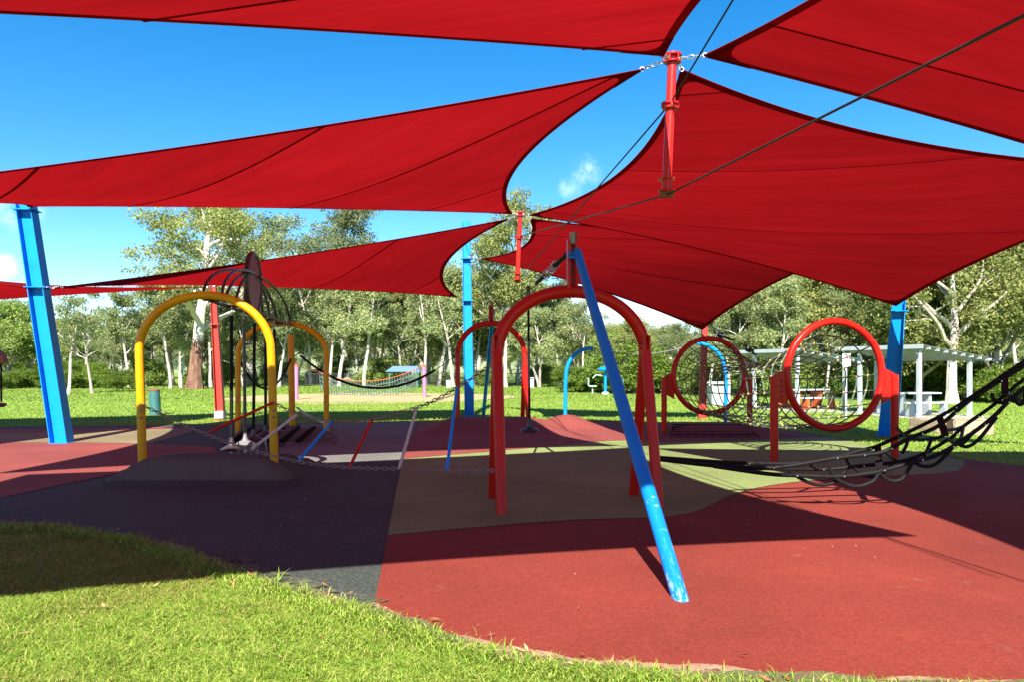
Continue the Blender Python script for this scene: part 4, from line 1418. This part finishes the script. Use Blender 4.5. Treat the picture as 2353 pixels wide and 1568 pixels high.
# no-smoking sign on a shelter post
sp = px(1945, 823, 22.6)
t = thing('warning_sign', sp, 'small white no smoking sign on the shelter post, seen inside the large ring', 'sign')
MB().box(sp, (.24, .012, .26)).box(sp - Vector((.0, 0, .22)), (.26, .012, .14)).build('sign_plate', M['sign_white'], t, smooth=False)
MB().tube([sp + Vector((.085 * math.cos(a), -.010, .085 * math.sin(a))) for a in [i * math.pi / 10 for i in range(20)]], .010, 5, closed=True).tube([sp + Vector((-.058, -.010, .058)), sp + Vector((.058, -.010, -.058))], .009, 5).build('ban_circle', M['sign_red'], t)
MB().box(sp + Vector((-.01, -.009, -.004)), (.11, .006, .02)).box(sp + Vector((.055, -.009, .02)), (.008, .005, .035)).build('cigarette_symbol', M['sign_black'], t, smooth=False)
MB().box(sp + Vector((0, .04, -.91)), (.05, .05, 2.05)).build('post', M['white_paint'], t, smooth=False)

def litter_bin(c, w, h, label, lid=True):
    t = thing('litter_bin', c, label, 'bin')
    c = Vector(c)
    MB().box(c + Vector((0, 0, h * .42)), (w, w, h * .84)).build('body', M['bin_grey'], t, smooth=False)
    if lid:
        mb = MB()
        for sx in (-1, 1):
            for sy in (-1, 1): mb.box(c + Vector((sx * w * .45, sy * w * .45, h * .90)), (.05, .05, h * .14))
        mb.build('lid_post', M['bin_grey'], t, smooth=False)
        pr = [(-w * .55, h * .96), (-w * .40, h * 1.02), (w * .40, h * 1.02), (w * .55, h * .96), (w * .55, h * .93), (-w * .55, h * .93)]
        v = [c + Vector((x, -w * .55, z)) for x, z in pr] + [c + Vector((x, w * .55, z)) for x, z in pr]
        MB().add(v, [tuple(range(6)), tuple(reversed(range(6, 12)))] + [(i, 6 + i, 6 + (i + 1) % 6, (i + 1) % 6) for i in range(6)]).build('lid', M['white_paint'], t, smooth=False)
        MB().box(c + Vector((w * .15, -w * .505, h * .6)), (w * .3, .01, h * .3)).build('door', M['white_paint'], t, smooth=False)


litter_bin(gp(1651, 934), .76, .98, 'white square litter bin with a hood, seen through the rear red ring')
litter_bin(gp(1220, 893), .45, .80, 'small grey bin on the far lawn beside the zip line seat pole')
litter_bin(gp(1031, 893), .36, .72, 'small pale box bin in front of the far black fence', False)

tb = gp(357, 955)
t = thing('bollard', tb, 'stout teal pipe bollard with a rusty cap on the grass, left', 'bollard')
MB().tube([tb - Vector((0, 0, .05)), tb + Vector((-.03, 0, .80))], [.185, .165], 20).build('pipe', M['teal'], t)
MB().lathe(tb + Vector((-.03, 0, .80)), [(.172, 0), (.172, .045), (.12, .075), (0.01, .085)], 20).build('cap', M['brown_cap'], t)

ex = gp(1391, 908)
t = thing('exercise_machine', ex, 'blue and green outdoor exercise machine on the far lawn', 'exercise machine')
MB().tube([ex, ex + Vector((0, 0, 1.35))], .09, 12).build('post', M['blue'], t)
MB().lathe(ex + Vector((0, 0, 1.35)), [(.10, 0), (.42, .05), (.46, .12), (.3, .26), (.01, .3)], 16).build('canopy', M['blue'], t)
MB().lathe(ex, [(.22, 0), (.22, .12), (.12, .16)], 12).build('base', M['white_paint'], t)
for s, m_ in ((-1, 'green_rope'), (1, 'teal')):
    MB().tube([ex + Vector((s * .1, 0, 1.1)), ex + Vector((s * .55, -.05, 1.15)), ex + Vector((s * .75, -.1, .95))], .035, 8).build('arm', M[m_], t)
    MB().box(ex + Vector((s * .75, 0, .5)), (.45, .4, .06)).tube([ex + Vector((s * .75, 0, .5)), ex + Vector((s * .75, 0, .03))], .04, 8).build('seat', M[m_], t)
    MB().box(ex + Vector((s * 1.0, 0, .75)), (.06, .4, .45)).build('seat_back', M[m_], t)

# far net bridge on pink posts
nb = thing('net_bridge', gp(830, 915), 'far low rope net bridge slung between two pink posts', 'net bridge')
pA, pB = gp(681, 920), gp(976, 914)
tA, tB = px(681, 842, pA.y), px(974, 843, pB.y)
for b, tp_ in ((pA, tA), (pB, tB)):
    MB().tube([b, tp_], .10, 12).build('post', M['pink'], nb)
    MB().lathe(tp_, [(.11, 0), (.11, .04), (.03, .1)], 12).build('post_cap', M['orange'], nb)
q0, q1 = px(733, 856, 42), px(958, 848, 41)
tops = sagline(q0, q1, .62, 36)
for p in tops: p.y += .0
MB().tube([tA] + tops + [tB], .024, 6).build('top_rope', M['orange'], nb)
for k in range(1, 5):
    dz = .27 * k
    MB().tube([p - Vector((0, 0, dz * (.9 + .1 * math.sin(i)))) + Vector((0, .12 * k, 0)) for i, p in enumerate(tops)], .026, 5).build('net_rope', M['dark_rope'], nb)
for i in range(0, 37):
    MB().tube([tops[i], tops[i] + Vector((0, .48, -1.08))], .024, 5).build('cross_rope', M['dark_rope'], nb)
# small blue-roofed shelter
sh = gp(932, 887)
sh = Vector(((932 - CX) / FPX * 58, 58, 0))
t = thing('park_shelter', sh, 'tiny blue roofed shelter beyond the net bridge', 'shelter')
v = [sh + Vector(p) for p in ((-1.4, -1.2, 1.25), (1.25, -1.2, 1.25), (1.25, 1.2, 1.25), (-1.4, 1.2, 1.25), (-1.0, 0, 1.68), (.95, 0, 1.68))]
MB().add(v, [(0, 1, 5, 4), (2, 3, 4, 5), (1, 2, 5), (3, 0, 4), (3, 2, 1, 0)]).build('roof', M['roof_blue'], t, smooth=False)
for sx in (-1.1, 1.0):
    for sy in (-1, 1): MB().box(sh + Vector((sx, sy, .62)), (.12, .12, 1.25)).build('post', M['teal'], t, smooth=False)
MB().box(sh + Vector((0, 0, .45)), (1.6, .5, .06)).box(sh + Vector((0, 0, .2)), (.2, .3, .4)).build('bench', M['teal'], t, smooth=False)

# far pool-type fence
fx0, fx1, fy = -19.5, 2.5, 62.0
fn = thing('black_fence', ((fx0 + fx1) / 2, fy, 0), 'long low black railing fence across the far side of the lawn', 'fence')
npan = 10
for k in range(npan + 1):
    x = fx0 + (fx1 - fx0) * k / npan
    MB().box((x, fy, .58), (.07, .07, 1.16)).build('fence_post', M['fence_black'], fn, smooth=False)
for k in range(npan):
    a, b = fx0 + (fx1 - fx0) * k / npan, fx0 + (fx1 - fx0) * (k + 1) / npan
    MB().box(((a + b) / 2, fy, 1.06), (b - a - .07, .04, .05)).box(((a + b) / 2, fy, .14), (b - a - .07, .04, .05)).build('rail', M['fence_black'], fn, smooth=False)
mb = MB()
x = fx0
while x < fx1:
    mb.box((x, fy, .60), (.028, .028, .90)); x += .115
mb.build('pickets', M['fence_black'], fn, smooth=False, kind='stuff')

# ------------------------------------------------------------------ trees
def leaf_cloud(centers, radii, n_each, lw, ll, rg, droop=.6, flat=.75):
    """diamond-shaped leaves scattered through clumps"""
    P = []
    for c, r in zip(centers, radii):
        n = max(8, int(n_each * 2.5 * r * r))
        d = rg.normal(size=(n, 3))
        d /= np.linalg.norm(d, axis=1)[:, None]
        rad = r * rg.random(n) ** .42
        q = d * rad[:, None]
        q[:, 2] *= flat
        P.append(q + np.array(c))
    P = np.concatenate(P)
    n = len(P)
    a = rg.normal(size=(n, 3)); a[:, 2] -= droop
    a /= np.linalg.norm(a, axis=1)[:, None]
    b = rg.normal(size=(n, 3))
    b -= a * (a * b).sum(1)[:, None]
    b /= np.linalg.norm(b, axis=1)[:, None]
    s = rg.uniform(.7, 1.35, n)[:, None]
    V = np.empty((n, 4, 3))
    V[:, 0] = P
    V[:, 1] = P + a * ll * .45 * s + b * lw * .5 * s
    V[:, 2] = P + a * ll * s
    V[:, 3] = P + a * ll * .45 * s - b * lw * .5 * s
    return V.reshape(-1, 3), np.arange(n * 4).reshape(n, 4)


def grow(seed, h, spread, r0, fork=.35, limbs=5, clump=1.0, leaves=70, lw=.10, ll=.21, base_clear=.35, lean=0., twist=.25, sub=3, mult=1):
    """returns (trunk MB, leaf verts, leaf faces)"""
    rd = random.Random(seed)
    rg = np.random.default_rng(seed)
    tb_ = MB()
    tips = []
    def limb(p, d, L, r, n=6, wob=.18):
        pts, rs = [Vector(p)], [r]
        d = Vector(d).normalized()
        for i in range(n):
            d = (d + Vector((rd.uniform(-1, 1), rd.uniform(-1, 1), rd.uniform(-.5, .7))) * wob).normalized()
            pts.append(pts[-1] + d * (L / n))
            rs.append(r * (1 - .72 * (i + 1) / n))
        return pts, rs, d
    stems = []
    for s in range(mult):
        a0 = rd.uniform(0, 6.28)
        d0 = Vector((lean + math.cos(a0) * .22 * (mult > 1), math.sin(a0) * .22 * (mult > 1), 1))
        pts, rs, d = limb((0, 0, -.15), d0, h * rd.uniform(.86, .98), r0, 9, .09)
        rs[0] = r0 * 1.35
        tb_.tube(pts, rs, 8)
        stems.append((pts, rs))
        tips.append((pts[-1], clump * .9))
        for k in range(limbs):
            f = fork + (1 - fork) * (k + rd.uniform(.1, .8)) / limbs
            f = min(.96, f)
            i = int(f * 9)
            q = pts[i].lerp(pts[min(i + 1, 9)], f * 9 - i)
            a = k * 2.4 + rd.uniform(-.6, .6) + a0
            up = .55 + .6 * f
            L = spread * (1.15 - .55 * f) * rd.uniform(.75, 1.2)
            lp, lr, ld = limb(q, (math.cos(a), math.sin(a), up), L, rs[i] * .62, 6, twist)
            tb_.tube(lp, lr, 6)
            tips.append((lp[-1], clump))
            for m_ in range(sub):
                j = rd.randint(2, 5)
                b = rd.uniform(0, 6.28)
                sp_, sr, sdv = limb(lp[j], (math.cos(b) + ld.x, math.sin(b) + ld.y, rd.uniform(.1, 1)), L * rd.uniform(.3, .55), lr[j] * .6, 4, .3)
                tb_.tube(sp_, sr, 5)
                tips.append((sp_[-1], clump * rd.uniform(.6, 1.0)))
                if rd.random() < .5: tips.append((sp_[2], clump * .55))
    cs, rr = [], []
    for p, r in tips:
        if p.z < base_clear * h: continue
        cs.append((p.x, p.y, p.z)); rr.append(r)
        for _ in range(2):
            cs.append((p.x + rd.gauss(0, r * .7), p.y + rd.gauss(0, r * .7), p.z + rd.gauss(-.15, r * .45))); rr.append(r * rd.uniform(.35, .7))
    V, F = leaf_cloud(cs, rr, leaves, lw, ll, rg)
    return tb_, V, F


PROTO = {}


def proto(key, leaf, bark, **kw):
    tb_, V, F = grow(**kw)
    PROTO[key] = (tb_, V, F, leaf, bark, kw['h'])


proto('tall', 'gum_leaf', 'white_bark', seed=3, h=14, spread=5.2, r0=.38, fork=.34, limbs=8, clump=1.25, leaves=82, sub=4, twist=.3)
proto('tall_b', 'olive_leaf', 'white_bark', seed=11, h=14, spread=4.4, r0=.34, fork=.30, limbs=9, clump=1.15, leaves=84, sub=4)
proto('red', 'olive_leaf', 'red_bark', seed=21, h=14.5, spread=6.0, r0=.46, fork=.30, limbs=9, clump=1.2, leaves=76, sub=4, twist=.3)
proto('slim', 'gum_leaf', 'white_bark', seed=5, h=10, spread=2.4, r0=.15, fork=.36, limbs=8, clump=.85, leaves=85, sub=3)
proto('slim_b', 'gum_leaf', 'grey_bark', seed=8, h=10, spread=2.8, r0=.17, fork=.25, limbs=9, clump=.9, leaves=90, sub=3, mult=2, base_clear=.2)
proto('spindly', 'gum_leaf', 'white_bark', seed=14, h=7, spread=2.2, r0=.11, fork=.4, limbs=6, clump=.55, leaves=90, sub=3, lw=.075, ll=.16, lean=.06)
proto('dense', 'bush_leaf', 'grey_bark', seed=30, h=8, spread=3.6, r0=.22, fork=.12, limbs=11, clump=1.25, leaves=95, sub=3, base_clear=.08)
proto('dense_b', 'olive_leaf', 'grey_bark', seed=33, h=9, spread=3.8, r0=.24, fork=.16, limbs=11, clump=1.3, leaves=90, sub=3, base_clear=.1)
proto('broad', 'olive_leaf', 'white_bark', seed=41, h=9.5, spread=5.0, r0=.30, fork=.24, limbs=10, clump=1.05, leaves=85, sub=4, twist=.3, lw=.085, ll=.19)
proto('shrub', 'bush_leaf', 'grey_bark', seed=50, h=2.6, spread=1.7, r0=.06, fork=.05, limbs=8, clump=.75, leaves=150, sub=2, base_clear=0, mult=2, lw=.08, ll=.15)
proto('bright', 'bright_leaf', 'grey_bark', seed=55, h=2.0, spread=1.5, r0=.05, fork=.05, limbs=8, clump=.65, leaves=170, sub=2, base_clear=0, mult=2, lw=.08, ll=.15)
TM = {}


def plant(key, x, y, h, label, name='gum_tree', cat='tree', group=None, yaw=None, sxy=None, leaf=None, bark=None):
    tb_, V, F, lf, bk, ph_ = PROTO[key]
    lf, bk = leaf or lf, bark or bk
    s = h / ph_
    o = thing(name, (x, y, 0), label, cat, group)
    o.rotation_euler = (0, 0, random.uniform(0, 6.28) if yaw is None else yaw)
    k = sxy or 1
    o.scale = (s * k, s * k, s)
    for part, mk in (('trunk' if cat == 'tree' else 'stems', bk), ('crown' if cat == 'tree' else 'foliage', lf)):
        id_ = (key, part, mk)
        if id_ not in TM:
            ORG[o.name] = Vector((0, 0, 0))
            ob = tb_.build(part, M[mk], o) if part in ('trunk', 'stems') else npmesh(part, V, F, M[mk], o)
            TM[id_] = ob.data
        else:
            ob = bpy.data.objects.new(part, TM[id_])
            COL.objects.link(ob)
            ob.parent = o
    return o


def tree_at(key, u, d, vtop, label, **kw):
    """tree whose trunk stands at picture column u, depth d, reaching up to row vtop"""
    plant(key, (u - CX) / FPX * d, d, CZ + (HY - vtop) / FPX * d, label, **kw)


# trees one can point at
tree_at('red', 447, 54, 478, 'tall gum with reddish stringy bark on its trunk, left of the faded red column', yaw=.6, sxy=1.22)
tree_at('tall', 752, 66, 488, 'tall white trunked gum with a forked bole behind the farther yellow arch', yaw=1.9)
tree_at('red', 575, 68, 482, 'tall leafy gum filling the gap above the steel disc', yaw=3.6, sxy=1.15, leaf='gum_leaf', bark='white_bark')
tree_at('spindly', 157, 44, 665, 'thin bare looking white gum right behind the leaning blue column', yaw=.5)
tree_at('spindly', 212, 45, 690, 'thin twisted gum between leaning blue column and teal bollard', yaw=2.5, bark='grey_bark')
tree_at('slim', 392, 55, 640, 'slender white trunk just left of the reddish gum', yaw=4)
tree_at('slim', 416, 57, 700, 'slender white trunk touching the reddish gum on its left', yaw=1)
tree_at('slim', 485, 58, 650, 'slender white gum close right of the reddish gum', yaw=2)
tree_at('tall_b', 1145, 60, 478, 'tall gum rising behind the slim blue column', yaw=.2)
tree_at('tall', 1195, 66, 520, 'tall gum behind the farther flying mast', yaw=2.7)
tree_at('slim', 855, 66, 660, 'straight pale trunk right of the forked white gum', yaw=.8)
tree_at('tall', 910, 70, 640, 'gum with leaning trunk behind the middle of the net bridge', yaw=4.4, leaf='olive_leaf')
tree_at('tall_b', 985, 72, 620, 'gum with twin pale limbs behind the small blue roof', yaw=5.2)
tree_at('slim_b', 1240, 58, 700, 'slim pair of grey trunks right of the zip line pole', yaw=1.1)
tree_at('slim', 1285, 66, 690, 'slim pale gum inside the big arch on its left', yaw=.3)
tree_at('dense', 1395, 49, 775, 'dense dark green tree behind the exercise machine', yaw=1.2)
tree_at('dense_b', 1480, 52, 745, 'yellowish leafy tree seen through the right half of the big arch', yaw=2.2)
tree_at('slim', 1440, 46, 770, 'small pale stemmed tree beside the exercise machine', yaw=3.3, leaf='olive_leaf')
tree_at('tall_b', 1665, 44, 560, 'tall pale trunked gum behind the rear red ring', yaw=2.0, leaf='gum_leaf')
tree_at('dense_b', 1795, 42, 590, 'broad olive crowned tree above the left picnic shelter', yaw=.7, sxy=1.1)
tree_at('broad', 1900, 43, 600, 'spreading gum behind the large red ring', yaw=1.4)
tree_at('broad', 1985, 40, 620, 'spreading olive gum behind the blue column of the big sail', yaw=3.9)
tree_at('broad', 2188, 32.5, 520, 'big white gum with forking limbs behind the right picnic shelter', yaw=5.4)
tree_at('dense', 2290, 35, 560, 'dense leafy tree right of the big white gum', yaw=.9, leaf='olive_leaf')
tree_at('dense', 2110, 36, 600, 'dense leafy tree left of the big white gum', yaw=1.9, leaf='olive_leaf')
tree_at('dense_b', 2400, 38, 480, 'leafy tree cut by the right edge of the picture', yaw=2.9)
tree_at('dense', 18, 58, 705, 'dense dark tree at the left edge beyond the lawn', yaw=2.0)
tree_at('dense_b', 75, 60, 735, 'lower bushy tree second from the left edge', yaw=4.0, leaf='bush_leaf')

MARKS = ((-9999, 0, 'beyond the left edge'), (0, 110, 'left of the leaning blue column'), (110, 310, 'between leaning blue column and nearer yellow arch'), (310, 500, 'behind the left half of the nearer yellow arch'),
         (500, 640, 'behind the hanging step poles'), (640, 760, 'behind the farther yellow arch'), (760, 985, 'behind the net bridge'), (985, 1140, 'behind the slim blue column'),
         (1140, 1330, 'behind the left half of the big red arch'), (1330, 1540, 'behind the right half of the big red arch'), (1540, 1730, 'behind the rear red ring'),
         (1730, 2040, 'behind the large red ring'), (2040, 2260, 'behind the right picnic shelter'), (2260, 2360, 'at the right edge beyond the belt net'), (2360, 9999, 'beyond the right edge'))
ORD = 'first second third fourth fifth sixth seventh eighth ninth tenth eleventh twelfth'.split()
COUNT = {}


def which(kind, u):
    # names a plant by its place in the row behind the nearest landmark
    mk = next(m for a, b, m in MARKS if a <= u < b)
    n = COUNT[(kind, mk)] = COUNT.get((kind, mk), 0) + 1
    return '%s %s from the left %s' % (ORD[n - 1], kind, mk)


# the belt behind
GB = 'gum trees of the belt beyond the lawn'
LB = 'gum tree standing in the mixed belt beyond the lawn'
rb = random.Random(99)
keys = ['tall', 'tall_b', 'slim', 'tall_b', 'slim_b', 'dense_b', 'tall', 'broad']
for row, (d0, n, lo, hi) in enumerate(((68, 17, 640, 735), (82, 19, 655, 740), (98, 20, 665, 740))):
    for i in range(n):
        u = -380 + (2353 + 700) * (i + rb.uniform(.1, .9)) / n
        d = d0 + rb.uniform(-4, 4)
        vt = rb.uniform(lo, hi)
        if 560 < u < 1330: vt -= rb.uniform(25, 70)
        if u < 280: vt = max(vt, 725) + rb.uniform(0, 25)
        if 1290 < u < 1600: vt = max(vt, 745)
        key = keys[rb.randrange(len(keys))]
        plant(key, (u - CX) / FPX * d, d, CZ + (HY - vt) / FPX * d, which('front row gum', u) if row == 0 else LB, group=GB, yaw=rb.uniform(0, 6.28), sxy=rb.uniform(.9, 1.3))
for i in range(46):
    u = -420 + 3150 * (i + rb.uniform(.1, .9)) / 46
    d = rb.uniform(100, 112)
    vt = rb.uniform(752, 785)
    plant(rb.choice(['dense', 'dense_b', 'dense_b']), (u - CX) / FPX * d, d, CZ + (HY - vt) / FPX * d, LB, group=GB, yaw=rb.uniform(0, 6.28), sxy=rb.uniform(1.1, 1.5), leaf='gum_leaf')  # distance haze put into the colour: paler leaves on this backmost row
GP = 'slender pale gums at the front of the belt'
LP = 'slender pale trunked gum at the front of the tree belt'
for i in range(34):
    u = 230 + 1130 * (i + rb.uniform(0, 1)) / 34
    d = rb.uniform(58, 68)
    vt = rb.uniform(600, 715) if u > 560 else rb.uniform(650, 740)
    plant(rb.choice(['slim', 'slim', 'slim_b', 'spindly']), (u - CX) / FPX * d, d, CZ + (HY - vt) / FPX * d, which('slender gum', u), group=GP, yaw=rb.uniform(0, 6.28), sxy=rb.uniform(.8, 1.15), bark='white_bark')
for i in range(14):
    u = 1600 + 780 * (i + rb.uniform(0, 1)) / 14
    d = rb.uniform(37, 48)
    plant(rb.choice(['slim', 'slim_b', 'slim']), (u - CX) / FPX * d, d, CZ + (HY - rb.uniform(560, 680)) / FPX * d, which('slender gum', u), group=GP, yaw=rb.uniform(0, 6.28), sxy=rb.uniform(.8, 1.1), bark='white_bark')
GS = 'dark shrubs under the gum belt'
LS = 'dark green shrub growing under the gum belt'
for i in range(40):
    u = -300 + 2950 * (i + rb.uniform(0, 1)) / 40
    d = rb.uniform(60, 72)
    if u > 1290: d = rb.uniform(47, 56)
    if u > 1600: d = rb.uniform(38, 46)
    plant('shrub', (u - CX) / FPX * d, d, rb.uniform(1.0, 2.1), which('leafy shrub' if u < 330 else 'dark shrub', u), leaf='bright_leaf' if u < 330 else None, name='shrub', cat='shrub', group=GS, yaw=rb.uniform(0, 6.28), sxy=rb.uniform(1.1, 1.7))
GL = 'bright green bushes along the far lawn edge'
LLB = 'low bright green bush at the far edge of the lawn'
for u, d, h in sorted([(u_, rb.uniform(52, 58), rb.uniform(.7, 1.2)) for u_ in range(-60, 330, 26)] + [(1352, 47, 1.3), (1420, 46, 1.7), (1455, 45, 1.9), (1478, 46, 2.2), (1500, 45, 1.5), (1545, 45, 1.6), (1330, 48, 1.2), (2300, 33, 1.2), (2345, 34, 1.4), (2230, 36, 1.3), (2060, 38, 1.5), (2010, 38, 1.6), (2150, 37, 1.4)]):
    plant('bright', (u - CX) / FPX * d, d, h, which('bright bush', u), name='bush', cat='bush', group=GL, yaw=rb.uniform(0, 6.28), sxy=rb.uniform(1.0, 1.6))

# far wooded rise closing the view between the trunks
M['far_wood'] = mat('far_wood', (.10, .135, .06), .95, noise=(.22, (.20, .235, .11), .38, .66), bump=(.5, .9, 1.5))
mb = MB()
rh = random.Random(4)
K = 150
top = [7.5 + 2.2 * math.sin(i * .21) + 1.3 * math.sin(i * .67 + 1) + rh.uniform(-.6, .6) for i in range(K + 1)]
vv = []
for i in range(K + 1):
    x = -230 + 460 * i / K
    vv += [(x, 165, -.5), (x, 171 + 2 * math.sin(i), top[i] * .6), (x, 182, top[i]), (x, 230, top[i] * .9)]
mb.add(vv, [(4 * i + j, 4 * i + 4 + j, 4 * i + 5 + j, 4 * i + 1 + j) for i in range(K) for j in range(3)])
mb.build('hill', M['far_wood'], kind='structure')

# ------------------------------------------------------------------ grass and litter
def blades(name, X, Y, hmin, hmax, w, lean, m, z0=0.0):
    n = len(X)
    a = rng.uniform(0, 2 * np.pi, n)
    h = rng.uniform(hmin, hmax, n) * (1 + .35 * np.sin(X * 7.1 + np.sin(Y * 5)) * np.sin(Y * 6.3 + X))
    ln = rng.uniform(.25, lean, n) * h
    b = rng.uniform(0, 2 * np.pi, n)
    dx, dy = np.cos(b) * w * .5, np.sin(b) * w * .5
    lx, ly = np.cos(a) * ln, np.sin(a) * ln
    V = np.empty((n, 5, 3))
    V[:, 0] = np.stack([X - dx, Y - dy, np.full(n, z0)], 1)
    V[:, 1] = np.stack([X + dx, Y + dy, np.full(n, z0)], 1)
    V[:, 2] = np.stack([X + lx * .45 + dx * .8, Y + ly * .45 + dy * .8, z0 + h * .65], 1)
    V[:, 3] = np.stack([X + lx * .45 - dx * .8, Y + ly * .45 - dy * .8, z0 + h * .65], 1)
    V[:, 4] = np.stack([X + lx * 1.25, Y + ly * 1.25, z0 + h * rng.uniform(.6, 1.0, n)], 1)
    F = np.empty((n * 3, 3), dtype=np.int32)
    i = np.arange(n) * 5
    F[0::3] = np.stack([i, i + 1, i + 2], 1)
    F[1::3] = np.stack([i, i + 2, i + 3], 1)
    F[2::3] = np.stack([i + 3, i + 2, i + 4], 1)
    return npmesh(name, V.reshape(-1, 3), F, m, kind='stuff')


def scatter(n, x0, x1, y0, y1, inv=True, bias=1.0):
    X = rng.uniform(x0, x1, n); Y = y0 + (y1 - y0) * rng.random(n) ** bias
    keep = ~inside_mask(X, Y, PAD)
    U = CX + FPX * X / Y
    keep &= (U > -150) & (U < 2500)
    return X[keep], Y[keep]


X, Y = scatter(360000, -6.5, 2.6, 3.3, 7.8, bias=1.35)
dry = np.sin(X * 2.1 + 1.3 * np.sin(Y * 1.7)) + np.sin(Y * 2.9 + X * .8 + 1) + .8 * np.sin(X * 5.3 - Y * 3.1) + rng.normal(0, .9, len(X)) > 1.25
blades('front_grass', X[~dry], Y[~dry], .014, .042, .0052, 2.6, M['blade'])
blades('dry_grass', X[dry], Y[dry],   .012, .038, .0055, 2.8, M['dry_blade'])
k = rng.random(len(X)) < .012
blades('grass_tufts', X[k], Y[k], .04, .08, .005, 1.2, M['blade'])
# straggling blades over the edge of the rubber
es = [p for p in spline(EDGE_NEAR, 60) if -6 < p.x < 3]
EX = np.array([p.x for p in es]); EY = np.array([p.y for p in es])
i = rng.integers(0, len(es), 11000)
blades('edge_grass', EX[i] - .03 + rng.normal(0, .07, len(i)), EY[i] - .125 + rng.normal(0, .06, len(i)), .02, .06, .006, 1.8, M['blade'], .022)
X, Y = scatter(110000, -24, 22, 10.5, 34, bias=1.0)
blades('mid_grass', X, Y, .03, .07, .022, 1.6, M['far_blade'])
X, Y = scatter(60000, -40, 40, 34, 62, bias=1.0)
bm_ = ~inside_mask(X, Y, bare)
blades('far_grass', X[bm_], Y[bm_], .04, .09, .05, 1.4, M['far_blade'])

# fallen leaves on the grass, pale crumbs on the rubber
def litter(name, X, Y, z, l, w, m):
    n = len(X)
    a = rng.uniform(0, 6.28, n)
    c, s = np.cos(a), np.sin(a)
    L = rng.uniform(.6, 1.3, n) * l
    Wd = rng.uniform(.7, 1.2, n) * w
    V = np.empty((n, 4, 3))
    V[:, 0] = np.stack([X - c * L, Y - s * L, np.full(n, z)], 1)
    V[:, 1] = np.stack([X + s * Wd, Y - c * Wd, z + rng.uniform(.004, .014, n)], 1)
    V[:, 2] = np.stack([X + c * L, Y + s * L, z + rng.uniform(.002, .03, n)], 1)
    V[:, 3] = np.stack([X - s * Wd, Y + c * Wd, z + rng.uniform(.0, .008, n)], 1)
    return npmesh(name, V.reshape(-1, 3), np.arange(n * 4).reshape(n, 4), m, kind='stuff')


X, Y = scatter(90, -5.5, 2, 3.6, 7.6)
litter('fallen_leaves', X, Y, .045, .032, .010, M['dry_leaf'])
i = rng.integers(0, len(es), 60)
litter('edge_leaves', EX[i] + rng.normal(0, .1, 60), EY[i] + rng.normal(0, .1, 60), .034, .035, .011, M['dry_leaf'])
X = rng.uniform(-3, 6, 110); Y = rng.uniform(4, 11, 110)
k = inside_mask(X, Y, PAD) & ~((X < -2.6) & (Y > 9.7))
litter('rubber_crumbs', X[k], Y[k], .027, .008, .005, M['crumb'])
